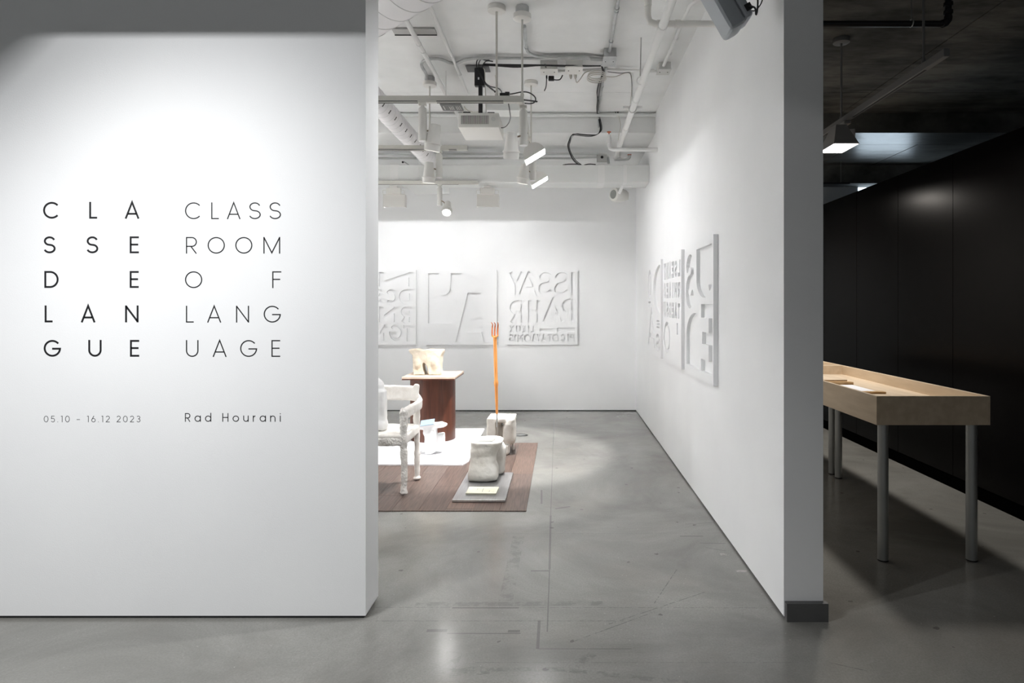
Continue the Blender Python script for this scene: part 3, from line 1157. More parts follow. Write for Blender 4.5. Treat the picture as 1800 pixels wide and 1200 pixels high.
# ------------------------------------------------------------------ plaster armchair
PZ = 0.0075
ch = thing('armchair', 'rough white papier-mache armchair cut off by the title wall', 'chair', (-1.47, 4.98, PZ))
XRt = P(709, 0, 4.76).x     # right side of the chair
XLf = XRt - 0.585
yf, yb = 4.775, 5.20


def limb(pts, r, jitter=.003):
    mb = MB()
    pp = smooth_path(pts, 4)
    n = len(pp)
    rs = []
    for i in range(n):
        t = i / (n - 1)
        rr = r[0] + (r[1] - r[0]) * t if isinstance(r, tuple) else r
        rs.append(rr + random.uniform(-jitter, jitter))
    mb.tube(pp, rs, 12)
    return mb


for sx, xx in ((1, XRt), (-1, XLf)):
    mb = limb([(xx, yf, PZ + .005), (xx + .004, yf, .20), (xx - .002, yf, .40), (xx + .002, yf, .62)], (.024, .030))
    mb.ball((xx, yf, PZ + .014), (.031, .03, .016))
    mb.ball((xx, yf, .62), (.034, .034, .038))
    organic(mb, 'leg', M['plaster_rough'], ch, voxel=.007, smooth=3, disp=.006, dscale=.03, label='front leg with a coarse pulpy skin')
    mb = limb([(xx + .008 * sx, yb - .02, PZ + .005), (xx + .004 * sx, yb, .25), (xx - .004 * sx, yb + .01, .46), (xx - .002 * sx, yb + .01, .60)], (.022, .031))
    mb.ball((xx + .008 * sx, yb - .02, PZ + .014), (.033, .033, .014))
    organic(mb, 'leg', M['plaster'], ch, voxel=.007, smooth=3, disp=.004, dscale=.05)
    # arm: an upright board bulging outward towards the back
    pts = [(xx, yf - .01, .605), (xx + .012 * sx, yf + .15, .612), (xx + .024 * sx, yb - .12, .615), (xx + .026 * sx, yb - .02, .62), (xx + .010 * sx, yb + .05, .63)]
    mb = MB()
    pp = smooth_path(pts, 4)
    for p_, q_ in zip(pp, pp[1:]):
        dd = (q_ - p_)
        mb.obox((p_ + q_) / 2, (dd.length + .02, .042, .088), (0, 0, math.atan2(dd.y, dd.x)), bevel=.012, seg=1)
    organic(mb, 'arm', M['plaster'], ch, voxel=.008, smooth=4, disp=.004, dscale=.06)
mb = MB()
mb.obox(((XRt + XLf) / 2, (yf + yb) / 2, .435), (XRt - XLf + .02, yb - yf + .05, .045), bevel=.014)
organic(mb, 'seat', M['plaster'], ch, voxel=.009, smooth=4, disp=.004, dscale=.08)
mb = MB()
mb.obox(((XRt + XLf) / 2, yf - .004, .405), (XRt - XLf + .03, .05, .07), bevel=.016)
organic(mb, 'front_rail', M['plaster_rough'], ch, voxel=.008, smooth=3, disp=.007, dscale=.03, label='coarse pulpy front rail')
for xx in (XRt, XLf):
    mb = MB()
    mb.obox((xx, (yf + yb) / 2, .415), (.045, yb - yf, .075), bevel=.014)
    organic(mb, 'side_rail', M['plaster'], ch, voxel=.008, smooth=4, disp=.004, dscale=.05)
mb = MB()
pp = smooth_path([(XLf - .03, yb + .03, .70), (XLf + .10, yb + .075, .70), ((XRt + XLf) / 2, yb + .09, .70), (XRt - .12, yb + .075, .70), (XRt - .008, yb + .03, .70)], 4)
for p_, q_ in zip(pp, pp[1:]):
    dd = (q_ - p_)
    mb.obox((p_ + q_) / 2, (dd.length + .02, .036, .125), (0, 0, math.atan2(dd.y, dd.x)), bevel=.012, seg=1)
mb.obox((XRt - .012, yb + .03, .72), (.05, .042, .12), (0, math.radians(8), 0), bevel=.014)
mb.obox((XRt + .004, yb + .03, .655), (.06, .042, .07), (0, math.radians(-30), 0), bevel=.014)
mb.obox((XLf - .02, yb + .03, .72), (.05, .042, .12), (0, math.radians(-8), 0), bevel=.014)
organic(mb, 'backrest', M['plaster'], ch, voxel=.008, smooth=4, disp=.004, dscale=.07)

ch.location.z += .004
# white slab figure seated on the chair, mostly hidden
mb = MB()
sx_ = P(663, 0, 4.92).x
mb.obox((sx_ - .01, 4.93, .62), (.155, .10, .32), bevel=.02)
mb.ball((sx_ - .02, 4.93, .80), (.075, .05, .07))
mb.obox((sx_ - .01, 4.93, .505), (.165, .13, .07), bevel=.02)
v = organic(mb, 'seated_figure', M['plaster_white'], voxel=.008, smooth=5, disp=.007, dscale=.08)
tag(v, 'bright white plaster block figure on the armchair seat, half hidden', 'sculpture')

# ------------------------------------------------------------------ small white sculpture with blue booklet
sy = 6.05
scx = P(757, 0, sy).x
mb = MB()
def poly_px(pts, ox, oy, k, base_y, Yd, zb_):
    return [((ox + x / k - VX) * Yd / F, zb_ + (base_y - (oy + y / k)) * Yd / F) for x, y in pts]


ARM = [(108, 270), (130, 228), (240, 195), (400, 176), (560, 170), (680, 150), (760, 172), (828, 190), (832, 240), (770, 268), (580, 300), (480, 345), (300, 340), (160, 322)]
BOD = [(250, 330), (560, 310), (575, 470), (560, 900), (480, 945), (430, 968), (310, 970), (275, 930), (265, 500), (225, 430), (230, 370)]
RGT = [(560, 470), (640, 468), (720, 452), (742, 480), (755, 600), (745, 760), (690, 935), (620, 930), (560, 800)]
for pts_, y_a, th_ in ((ARM, sy - .05, .10), (BOD, sy - .055, .10), (RGT, sy - .005, .09)):
    mb.prism(poly_px(pts_, 730, 740, 15, 804.5, sy, RZ), lambda u, v, y_a=y_a: (u, y_a, v), (0, th_, 0))
mb.ball((scx - .0, sy - .04, RZ + .19), (.056, .035, .03))
v = organic(mb, 'figure_sculpture', M['plaster_white'], voxel=.006, smooth=4, disp=.005, dscale=.06)
tag(v, 'small bright white plaster figure with outstretched arms on the rug', 'sculpture')
v.location.z += .003
bk = thing('book', 'pale blue booklet lying on the small white figure', 'book', (scx - .02, sy - .02, RZ + .27))
BKZ = .0135
MB().obox((scx - .03, sy - .0, RZ + .281 + BKZ), (.13, .17, .004), (math.radians(7), math.radians(-7), math.radians(8))).build('cover', M['blue_cover'], bk)
MB().obox((scx - .03, sy - .0, RZ + .2765 + BKZ), (.124, .164, .004), (math.radians(7), math.radians(-7), math.radians(8))).build('pages', M['paper'], bk)

# ------------------------------------------------------------------ metal plate with the front clay stool
mp_ = MB()
XA, XB = -0.788, -0.405
mp_.obox(((XA + XB) / 2, (4.585 + 5.345) / 2, PZ + .011), (XB - XA, .76, .018), bevel=.0015, seg=1)
o = mp_.build('metal_plate', M['steel_plate'])
tag(o, 'brushed aluminium plate on the planks under the front stool', 'plate')
TZ = PZ + .020
bk = thing('book', 'cream printed booklet lying on the aluminium plate', 'book', (-.63, 4.76, TZ))
ba, bb = P(818, 874, 4.70), P(871, 874, 4.70)
rotb = math.radians(-2)
MB().obox(((ba.x + bb.x) / 2 + .005, 4.785, TZ + .0065), (.225, .165, .011), (0, 0, rotb)).build('pages', M['cream'], bk)
MB().obox(((ba.x + bb.x) / 2 + .005, 4.785, TZ + .0126), (.227, .167, .0012), (0, 0, rotb)).build('cover', M['cream'], bk)
for dx, dy, w_, h_ in ((.003, .02, .004, .05), (.003, -.03, .005, .035), (-.04, 0.02, .003, .04), (.055, -.03, .003, .05), (.085, -.05, .008, .004), (-.075, .05, .012, .003)):
    MB().obox(((ba.x + bb.x) / 2 + .005 + dx, 4.785 + dy, TZ + .0134), (w_, h_, .0004), (0, 0, rotb)).build('print_mark', M['print'], bk)

fx = P(851, 0, 5.05).x
mb = MB()
mb.loft([(TZ + z, (P((a_ + b_) / 2, 0, 5.03).x), 5.03 + .11 + dy, (b_ - a_) / 2 * 5.03 / F, hy, pw) for z, a_, b_, dy, hy, pw in (
    (.000, 823, 871, 0, .10, 4), (.012, 820.5, 873.5, 0, .112, 4), (.05, 820, 874, 0, .115, 4), (.09, 821.5, 872.5, .002, .11, 4), (.14, 824, 868.5, .004, .10, 4), (.19, 824.5, 869.5, .006, .10, 4),
    (.235, 824, 874, .01, .112, 3.6), (.27, 824, 879.5, .03, .135, 3.2), (.295, 824, 881.5, .04, .15, 3), (.308, 824.5, 881.5, .04, .152, 3))])
mb.loft([(TZ + z, P(876, 0, 5.32).x + dx, 5.33, hx, .075, 2.6) for z, dx, hx in ((.0, .0, .045), (.02, 0, .055), (.08, .0, .056), (.15, .006, .060), (.21, .004, .062), (.25, -.01, .055), (.275, -.03, .04))])
v = organic(mb, 'clay_stool', M['stone_clay'], voxel=.0075, smooth=2, disp=.007, dscale=.10)
tag(v, 'ivory clay stool with smooth flat top on the aluminium plate', 'sculpture')
v.location.z += .003
bk = thing('book', 'grey booklet lying on top of the front clay stool', 'book', (fx, 5.16, TZ + .305))
cz = TZ + .3125
g0 = P(857, 0, 5.15).x
MB().obox((g0, 5.15, cz), (.118, .15, .010), (0, 0, math.radians(-8))).build('pages', M['paper'], bk)
MB().obox((g0, 5.15, cz + .0058), (.120, .152, .0012), (0, 0, math.radians(-8))).build('cover', M['grey_cover'], bk)

# ------------------------------------------------------------------ back clay stool with orange fork
yq = 6.16
qx = P(881, 0, yq).x
mb = MB()
TOP = .352
k_ = 6.02 / F


def bxx(x):
    return (840 + x / 13.33 - VX) * k_


mb.box(bxx(205), bxx(405), 6.03, 6.28, PZ, TOP)
mb.box(bxx(205), bxx(850), 6.08, 6.34, TOP - .05, TOP)
mb.box(bxx(405), bxx(650), 6.035, 6.12, TOP - .035, TOP)
for a_, b_, y_ in ((425, 470, 6.09), (480, 530, 6.12)):
    mb.box(bxx(a_), bxx(b_), y_, y_ + .1, .05, TOP - .02)
mb.loft([(z, (bxx(a_) + bxx(b_)) / 2, 6.15, (bxx(b_) - bxx(a_)) / 2, hy, 3) for z, a_, b_, hy in (
    (.095, 580, 800, .06), (.11, 550, 850, .09), (.145, 545, 872, .11), (.19, 545, 875, .115), (.25, 555, 872, .12), (.30, 590, 865, .125), (.335, 640, 860, .125), (TOP - .002, 650, 855, .12))])
mb.loft([(z, (bxx(a_) + bxx(b_)) / 2, 6.09, (bxx(b_) - bxx(a_)) / 2, .06, 2.5) for z, a_, b_ in ((PZ, 620, 715), (PZ + .012, 590, 730), (.05, 575, 738), (.10, 560, 745))])
mb.loft([(z, (bxx(a_) + bxx(b_)) / 2, 6.25, (bxx(b_) - bxx(a_)) / 2, .03, 2.5) for z, a_, b_ in ((PZ, 745, 820), (PZ + .012, 750, 818), (.05, 762, 806), (.10, 752, 825), (.14, 740, 840))])
v = organic(mb, 'clay_stool', M['stone_clay'], voxel=.0065, smooth=3, disp=.006, dscale=.07)
tag(v, 'ivory clay stool of bulging blocks holding the orange fork', 'sculpture')
v.location.z += .002

fy = 6.00
fk = thing('garden_fork', 'orange wooden garden fork standing upright behind the front stool', 'fork', P(873.5, 740, fy))


def FP(px, py, dy=0.0):
    return P(px, py, fy + dy)


s_ = fy / F
mb = MB()
mb.tube([FP(873.5, 727), FP(873.5, 750)], .0068, 12)
mb.build('ferrule', M['bracket_grey'], fk, label='grey metal ferrule')
mb = MB()
pr = [(727, 2.0), (700, 2.6), (680, 2.9), (676, 3.6), (672, 3.9), (667, 3.0), (655, 3.1), (630, 3.2), (600, 3.0), (592, 3.3)]
mb.tube([FP(873.5 - (727 - y) * .026, y) for y, r in pr], [r * s_ for y, r in pr], 14)
mb.build('handle', M['fork_orange'], fk)
mb = MB()
mb.tube(smooth_path([FP(865, 589), FP(867, 591.5), FP(870, 592.5), FP(873, 591.5), FP(875, 589)], 3), 1.5 * s_, 10)
mb.build('fork_head', M['fork_orange'], fk)
for a, tipx in ((865, 863), (869.7, 868.5), (874.8, 874.8)):
    mb = MB()
    pts = smooth_path([FP(a + .2, 591), FP(a, 583), FP(a + .4, 575), FP(a + .8, 570, -.02), FP(tipx + .3, 566.5, -.05)], 4)
    n = len(pts)
    mb.tube(pts, [s_ * (1.25 - .75 * max(0, (i / (n - 1)) - .55) / .45) for i in range(n)], 8)
    mb.build('tine', M['fork_tine'], fk)

# floor outlet glimpse: oval steel floor cover on the concrete, right of the back stool
oc = fl(915, 765)
fo = thing('floor_cover', 'oval dark metal floor cover on the concrete behind the planks', 'cover', (oc[0], oc[1], 0))
mb = MB()
ring = [(oc[0] + math.cos(a) * .075, oc[1] + math.sin(a) * .045) for a in [2 * PI * i / 28 for i in range(28)]]
mb.prism(ring, lambda u, v: (u, v, .0005), (0, 0, .004))
mb.build('lid', M['galv'], fo)
mb = MB()
mb.bm.verts.ensure_lookup_table()
add_ribbon(mb, ring, .012, True, lambda u, v: (u, v, .0046), (0, 0, .003))
mb.build('rim', M['black_steel'], fo, smooth=False)

# ------------------------------------------------------------------ ducts
RD = thing('rectangular_duct', 'white rectangular air duct crossing below the ceiling at the back', 'duct', (-1.2, 7.45, 2.84))
MB().obox(((XWEST + XR) / 2, 7.48, 2.94), (XR - XWEST - .002, .34, .20), bevel=.003, seg=1).build('duct_body', M['duct'], RD)
for px0, px1 in ((1051, 1063), (1096, 1102), (686, 700)):
    a_, c_ = P(px0, 0, 7.31).x, P(px1, 0, 7.31).x
    mb = MB()
    mb.box(a_, c_, 7.305, 7.655, 2.835, 2.8395).box(a_, c_, 7.3045, 7.3095, 2.835, 3.045).box(a_, c_, 7.3045, 7.655, 3.0405, 3.046)
    mb.build('strap', M['pipe_white'], RD, smooth=False)
MB().hexa([(P(716, 0, 7.65).x, 7.652, 2.842), (P(790, 0, 7.65).x, 7.652, 2.842), (P(790, 0, 8.1).x, 8.1, 2.842), (P(730, 0, 8.1).x, 8.1, 2.842),
           (P(716, 0, 7.65).x, 7.652, 3.03), (P(790, 0, 7.65).x, 7.652, 3.03), (P(790, 0, 8.1).x, 8.1, 3.03), (P(730, 0, 8.1).x, 8.1, 3.03)]).build(
    'branch_box', M['duct'], RD, smooth=False)
bs = MB()
p0 = P(1073, 320, 7.45)
bs.obox((p0.x + .13, 7.52, 2.80), (.035, .09, .10), (0, math.radians(25), 0)).obox((p0.x + .20, 7.5, 2.825), (.10, .06, .02))
bs.build('hanger', M['pipe_white'], RD)

# spiral duct with slots
SD = thing('spiral_duct', 'white perforated spiral duct running down to the rectangular duct', 'duct', (-1.46, 6, 2.95))
ax, az, rr_ = -1.462, H + 1.62, .086
y0, y1 = 4.42, 7.302
ysteps = []
y = y0
while y < y1 - .01:
    ysteps.append(y)
    y += .11
mb = MB()
mb.tube([(ax, y0, az), (ax, y1, az)], rr_, 40)
mb.build('duct_body', M['spiral'], SD)
mb = MB()
for y in ysteps:
    mb.torus((ax, y, az), (0.12, 1, 0), rr_ + .0002, .0022, 32, 5)
o = mb.build('seam', M['seam'], SD)
o['kind'] = 'stuff'
for i in range(12):
    k = 1 / (.002747 + .000108 * i)
    yy = 1.50 * F / k
    yy = 1500 * 1.12 / k
    a = math.radians(-34)
    MB().obox((ax + rr_ * math.cos(a), yy, az + rr_ * math.sin(a)), (.006, .013, .034), (0, -a, 0), bevel=.0028, seg=2).build('slot', M['black'], SD)

BD = thing('round_duct', 'large white round duct elbow at the top left of the ceiling', 'duct', (-1.0, 3.5, 3.2))
c0, c1 = Vector((-.46, 3.02, 3.18)), Vector((-1.95, 4.50, 3.18))
pts = [c0 + (c1 - c0) * t for t in (0, 1)]
MB().tube(pts, .19, 48).build('duct_body', M['spiral'], BD)
dirn = (c1 - c0).normalized()
for t in [.03 + .072 * i for i in range(13)]:
    MB().torus(c0 + (c1 - c0) * t, dirn, .1905, .002, 48, 6).build('seam_ring', M['seam'], BD)

# ------------------------------------------------------------------ pipes and conduits


def pipe(name, label, pts, r, mat, cat='pipe', n=12, joints=(), jr=1.25, jl=.03, smooth_n=0, extra=None, group=None, jmat=None):
    pts = [Vector(p) for p in pts]
    t = thing(name, label, cat, pts[0], group)
    pp = smooth_path(pts, smooth_n) if smooth_n else pts
    MB().tube(pp, r, n).build('tube', mat, t)
    for j in joints:
        c, d_ = Vector(j[0]), Vector(j[1]).normalized()
        MB().tube([c - d_ * jl / 2, c + d_ * jl / 2], r * jr, n).build('coupling', jmat or mat, t)
    return t


YD = (0, 1, 0)
# thick sprinkler pipe
pipe('sprinkler_pipe', 'thick white sprinkler pipe running back along the right side', [(.632, 3.0, 3.17), (.632, 7.5, 3.17)], .0265, M['pipe_white'], n=18,
     joints=[((.632, 4.02, 3.17), YD), ((.632, 5.45, 3.17), YD), ((.632, 6.3, 3.17), YD)], jr=1.14, jl=.09)
cl = thing('pipe_clamp', 'white split clamp on the thick sprinkler pipe near the beam', 'clamp', (.632, 5.63, 3.17))
cy_ = 1.75 * F / (538 - 192)
MB().torus((.632, cy_, 3.17), YD, .033, .006, 24, 8).build('ring', M['pipe_white'], cl)
MB().obox((.632 - .06, cy_, 3.185), (.05, .02, .022)).obox((.632 + .06, cy_, 3.185), (.05, .02, .022)).build('lug', M['pipe_white'], cl)
MB().cyl((.632, cy_, 3.20), (.632, cy_, CEIL), .005, 8).build('rod', M['pipe_white'], cl)
hr = thing('hanger_rod', 'thin grey rod hanging from the ceiling beside the sprinkler pipe', 'rod', (.614, 5.0, 3.2))
MB().cyl((.614, 4.97, 3.215), (.614, 4.91, CEIL), .0048, 8).build('rod', M['bracket_grey'], hr)
MB().torus((.620, 4.97, 3.178), YD, .032, .004, 20, 6).build('ring', M['pipe_white'], hr)

# L pipe near the camera
zl = 3.236
yl_ = 4.1
xa = P(1139, 0, yl_).x
lp = pipe('drop_pipe', 'grey-white elbow pipe dropping from the ceiling and turning right', [(xa, yl_, CEIL), (xa, yl_, zl + .05), (xa + .012, yl_, zl + .014), (xa + .05, yl_, zl), (XR, yl_, zl)],
          .0205, M['white_metal'], n=16, joints=[((xa, yl_, zl + .13), (0, 0, 1)), ((xa + .075, yl_, zl), (1, 0, 0)), ((xa + .19, yl_, zl), (1, 0, 0))], jr=1.22, jl=.035)

# conduits along the ceiling (left)
zc = CEIL - .035
yA0, yA1 = 4.0, 6.83
xA = -1.088
pipe('ceiling_pipe', 'thick white pipe on the ceiling behind the large duct elbow', [(xA, yA0, zc - .035), (xA, yA1, zc - .035)], .0185, M['pipe_white'],
     joints=[((xA, 4.86, zc - .035), YD), ((xA, 5.0, zc - .035), YD)], jr=1.12, jl=.012, jmat=M['seam'])
xB = -.893
pipe('ceiling_pipe', 'thin white conduit on the ceiling left of the projector', [(xB, 3.6, zc), (xB, 5.55, zc), (xB, 6.1, zc - .02), (xB - .12, 6.35, zc - .02), (xB - .13, 6.83, zc - .02)], .0125,
     M['pipe_white'], joints=[((xB, 5.2, zc), YD), ((xB, 5.6, zc - .002), YD)], jr=1.3, jl=.03)

# metal strips on the ceiling
for (a, c, yy, lab) in ((691, 766, 4.78, 'grey metal strip bolted to the ceiling above the white pipe'), (774, 812, 6.35, 'small grey metal strip on the ceiling above the long track')):
    x0, x1 = P(a, 0, yy).x, P(c, 0, yy).x
    t = thing('metal_strip', lab, 'bracket', ((x0 + x1) / 2, yy, CEIL))
    MB().box(x0, x1, yy - .05, yy + .05, CEIL - .014, CEIL - .0005).build('channel', M['bracket_grey'], t, smooth=False)
    MB().box(x0, x1, yy + .045, yy + .052, CEIL - .02, CEIL - .014).build('lip', M['slot'], t, smooth=False)

# main cross conduit bundle, from canopy to junction box
yc = 5.28
zc1 = CEIL - .028


def C1(px, py, r=0.0):
    y = (CEIL - .03 - r - H) * F / (538 - py)
    return P(px, py, y)


pipe('conduit', 'grey bent conduit snaking from the canopy to the projector mount', [C1(753, 139), C1(748, 128), C1(741, 115), C1(745, 107), C1(756, 103.5), C1(774, 104), C1(790, 110), C1(802, 111),
     C1(818, 105), C1(835, 102.5), C1(860, 102.5)], .0125, M['galv'], smooth_n=5)
pipe('conduit', 'straight grey conduit crossing the ceiling to the junction box', [C1(852, 102), C1(1060, 103)], .0115, M['galv'], joints=[(C1(995, 102.7), (1, 0, 0))], jr=1.5, jl=.02)
pipe('conduit', 'grey conduit curving from the second canopy to the junction box', [C1(922, 46), C1(924, 70), C1(926, 86), C1(930, 93), C1(942, 98.5), C1(960, 100.5), C1(1000, 100), C1(1030, 100), C1(1040, 104), C1(1060, 105)],
     .0125, M['galv'], smooth_n=4, joints=[(C1(925.5, 84), YD)], jr=1.35, jl=.02)
cb = thing('cable_bundle', 'black cable bundle tied under the cross conduits', 'cable', C1(940, 107))
for k, dy in enumerate((0, 1.6, 3.0)):
    pts = [C1(850, 106 + dy * .6), C1(880, 107 + dy), C1(910, 107.5 + dy * 1.4), C1(950, 108 + dy * .3), C1(1000, 108.8 + dy * .5), C1(1056, 109.5)]
    MB().tube(smooth_path([p - Vector((0, 0, .03)) for p in pts], 5), .0055, 8).build('cable', M['black'], cb)
MB().tube(smooth_path([C1(958, 107) - Vector((0, 0, .03)), C1(961, 120) - Vector((0, 0, .03)), C1(960, 139) - Vector((0, 0, .06)), C1(957, 144) - Vector((0, 0, .08))], 5), .005, 8).build('loose_end', M['black'], cb)


def jbox(label, px0, px1, py0, py1, mat, cat='junction box', h=.05):
    """shallow box on the ceiling; py1 = lower visible edge"""
    yb_ = (CEIL - h - H) * F / (538 - py1)
    ya_ = (CEIL - h - H) * F / (538 - py0)
    x0, x1 = P(px0, 0, yb_).x, P(px1, 0, yb_).x
    t = thing('junction_box', label, cat, ((x0 + x1) / 2, (ya_ + yb_) / 2, CEIL))
    MB().obox(((x0 + x1) / 2, (ya_ + yb_) / 2, CEIL - h / 2 - .0005), (x1 - x0, yb_ - ya_, h), bevel=.003, seg=1).build('box', mat, t)
    MB().obox(((x0 + x1) / 2, (ya_ + yb_) / 2, CEIL - h - .002), (x1 - x0 + .008, yb_ - ya_ + .008, .003)).build('cover', mat, t)
    for sx in (-1, 1):
        MB().cyl(((x0 + x1) / 2 + sx * (x1 - x0) * .32, (ya_ + yb_) / 2, CEIL - h - .006), ((x0 + x1) / 2 + sx * (x1 - x0) * .32, (ya_ + yb_) / 2, CEIL - h - .003), .005, 8).build('knockout', M['slot'], t)
    return t


jbox('grey steel junction box where the cross conduits end', 1059, 1080, 99, 116, M['galv'], h=.07)
jbox('pale junction box at the right end of the outlet conduit', 1154, 1175, 121, 131, M['outlet_grey'], h=.06)
pipe('conduit', 'grey conduit running from the junction box towards the viewer', [C1(1070, 98), C1(1090, -20)], .0125, M['galv'], joints=[(C1(1074, 73), YD), (C1(1083.5, 20), YD), (C1(1084.5, 15), YD)], jr=1.4, jl=.02)
pipe('conduit', 'white conduit curving out of the right-hand junction box', [C1(1163, 123), C1(1190, 62), C1(1207, 22), C1(1214, 9), C1(1226, 1), C1(1250, -4)], .0135, M['pipe_white'], smooth_n=4,
     joints=[(C1(1189, 68), YD), (C1(1177, 94), YD)], jr=1.25, jl=.02)
# row of outlets
yo = (CEIL - .03 - H) * F / (538 - 123)
pipe('conduit', 'white conduit linking the two ceiling outlets and the junction boxes', [C1(975, 125), C1(1000, 124.5), C1(1060, 122), C1(1155, 125.5)], .0115, M['pipe_white'],
     joints=[(C1(1086, 122.6), (1, 0, 0)), (C1(983, 125), (1, 0, 0)), (C1(1147, 125), (1, 0, 0))], jr=1.3, jl=.03)
o1 = jbox('white ceiling outlet box with a black plug', 951, 980, 121, 131, M['white_metal'], 'outlet', h=.07)
o2 = jbox('white ceiling outlet box with two white plugs', 994, 1023, 117, 130, M['white_metal'], 'outlet', h=.07)
pc = P(969, 138, 5.55)
pg = thing('power_plug', 'black plug with a short curved lead under the left outlet', 'plug', pc)
MB().obox(pc, (.05, .03, .04), bevel=.005).build('body', M['black'], pg)
MB().tube(smooth_path([pc + Vector((.02, 0, -.01)), P(980, 140.5, 5.55), P(985, 139, 5.55), P(989, 132, 5.55)], 4), .005, 8).build('lead', M['black'], pg)
MB().obox(P(961, 136, 5.55), (.014, .02, .02)).build('prong_cap', M['black'], pg)
for a in (1003, 1011):
    pc = P(a, 134, 5.55)
    pg = thing('power_plug', 'white tapered plug, %s of the pair under the right outlet' % ('left' if a < 1005 else 'right'), 'plug', pc)
    MB().lathe(pc + Vector((0, 0, .025)), (0.05, 0, -1), [(0, .016), (.03, .014), (.05, .006)], 10).build('body', M['cable_white'], pg)
wc = thing('cable_coil', 'coiled white cable hung on the ceiling beside the black cables', 'cable', P(1050, 132, 5.5))
for k in range(4):
    yk = 5.5
    c_ = P(1050 + random.uniform(-1.5, 1.5), 131 + random.uniform(-1.5, 1.5), yk)
    ell = [c_ + Vector((math.cos(a) * (.072 + .003 * k), math.sin(a) * .10, -.012 * k)) for a in [2 * PI * i / 26 for i in range(27)]]
    MB().tube(ell, .0042, 6).build('coil', M['cable_white'], wc)
MB().tube(smooth_path([P(1012, 139, 5.53), P(1014, 145, 5.5), P(1020, 139, 5.5), P(1028, 128, 5.5), P(1040, 124, 5.5)], 5), .004, 6).build('lead', M['cable_white'], wc)
MB().tube(smooth_path([P(1062, 134, 5.5), P(1080, 135, 5.5), P(1100, 128, 5.6), P(1109, 129, 5.65), P(1111, 150, 5.9), P(1108, 182, 6.5)], 5), .004, 6).build('lead', M['cable_white'], wc)
MB().tube(smooth_path([P(1068, 126, 5.5), P(1090, 128.5, 5.5), P(1106, 128, 5.6), P(1110, 140, 5.75), P(1111, 170, 6.2)], 5), .0028, 6).build('lead', M['black'], wc)

# black cables and conduit running back over the beam
pipe('conduit', 'grey conduit running back from the junction box and down the beam', [C1(1065, 117), C1(1060, 140), C1(1055.5, 165), C1(1052, 190)] + [P(1052, 199, 6.81), P(1053, 224, 6.81)],
     .0135, M['galv'], joints=[(C1(1058, 152), YD), (C1(1055, 168), YD)], jr=1.2, jl=.02)
bc = thing('black_cables', 'bundle of black cables draped along the conduit and over the duct', 'cable', C1(1062, 120))


def DY(px, py):
    return P(px, py, (3.27 - H) * F / (538 - py))


for k, o_ in enumerate((0, 1.6, -1.2)):
    q_ = [C1(1058 + o_ * .5, 117, .02), C1(1060 + o_, 128, .02), C1(1056 - abs(o_) * 2, 145, .02), C1(1053 - abs(o_) * 2.4, 163, .02), C1(1051 + o_, 178, .02), C1(1050 + o_, 190, .02),
          P(1051 + o_, 200, 6.79), P(1055 + o_, 216, 6.79), P(1056 + o_, 228, 6.77), P(1050, 236, 6.80), P(1038, 238 + o_, 6.83), P(1022, 237 + o_, 6.85), P(1010, 235.5 + o_, 6.87),
          P(1004, 239, 6.9), P(1001 + o_, 248, 7.0), P(999 + o_, 256, 7.1), P(1002 + o_, 268, 7.2), P(1009 + o_ * 1.5, 281, 7.28), P(1018 + o_ * 2, 289, 7.34)]
    MB().tube(smooth_path(q_, 4), .0042, 7).build('cable', M['black'], bc)
pipe('conduit', 'short grey conduit under the beam edge beside the black cables', [P(1050, 232, 6.87), P(1040, 232.5, 6.88), P(1016, 233.5, 6.9), P(1008, 236, 6.92), P(1003, 243, 7.0), P(1001, 250, 7.1)], .014, M['galv'], smooth_n=3)
# slim white cable hanging by the pipe
t = thing('hanging_cable', 'thin white cable looping down the beam beside the sprinkler pipe', 'cable', P(1087, 190, 6.8))
MB().tube(smooth_path([P(1086, 190, 6.79), P(1088, 205, 6.79), P(1091, 220, 6.79), P(1088, 237, 6.8), P(1087, 249, 7.0)], 5), .004, 6).build('cable', M['cable_white'], t)
MB().obox(P(1086, 195, 6.79), (.012, .02, .05)).build('clip', M['black'], t)
MB().obox(P(1082, 197, 6.79), (.008, .01, .03)).build('clip', M['black'], t)

t = thing('loose_cable', 'short black cables lying along the top edge of the duct', 'cable', P(1010, 288, 7.32))
MB().tube(smooth_path([P(989, 290, 7.33), P(998, 288.6, 7.33), P(1012, 288.2, 7.34), P(1022, 289.6, 7.35)], 4), .006, 7).build('cable', M['black'], t)
MB().tube(smooth_path([P(1027, 289.8, 7.34), P(1036, 288.2, 7.34), P(1047, 289, 7.35)], 4), .006, 7).build('cable', M['black'], t)
# pair of conduits above the duct + corner pipe at the beam top
z1 = 3.225
pipe('conduit', 'upper of two white conduits running above the rectangular duct', [P(560, 270.5, 7.55)] + [P(1052, 270.5, 7.55), P(1064, 272, 7.55), P(1069, 277, 7.55), P(1070, 288, 7.55)], .016, M['duct'], n=10)
pipe('conduit', 'lower of two white conduits running above the rectangular duct', [P(560, 278, 7.57), P(1000, 278, 7.57), P(1050, 276, 7.57)], .014, M['duct'], n=10)
MBp = P(1058, 278.5, 7.53)
t = thing('junction_box', 'small white junction box with a round black hole above the duct', 'junction box', MBp)
MB().obox(MBp, (.12, .05, .085), bevel=.004).build('box', M['outlet_grey'], t)
MB().cyl(MBp + Vector((0, -.027, .01)), MBp + Vector((0, -.02, .01)), .017, 14).build('hole', M['black'], t)
pipe('beam_pipe', 'thin white pipe in the corner between ceiling and beam', [(XWEST, 6.80, CEIL - .03), (XR, 6.80, CEIL - .03)], .020, M['duct'], n=12,
     joints=[((.56, 6.80, CEIL - .03), (1, 0, 0)), ((.86, 6.80, CEIL - .03), (1, 0, 0))], jr=1.2, jl=.03)

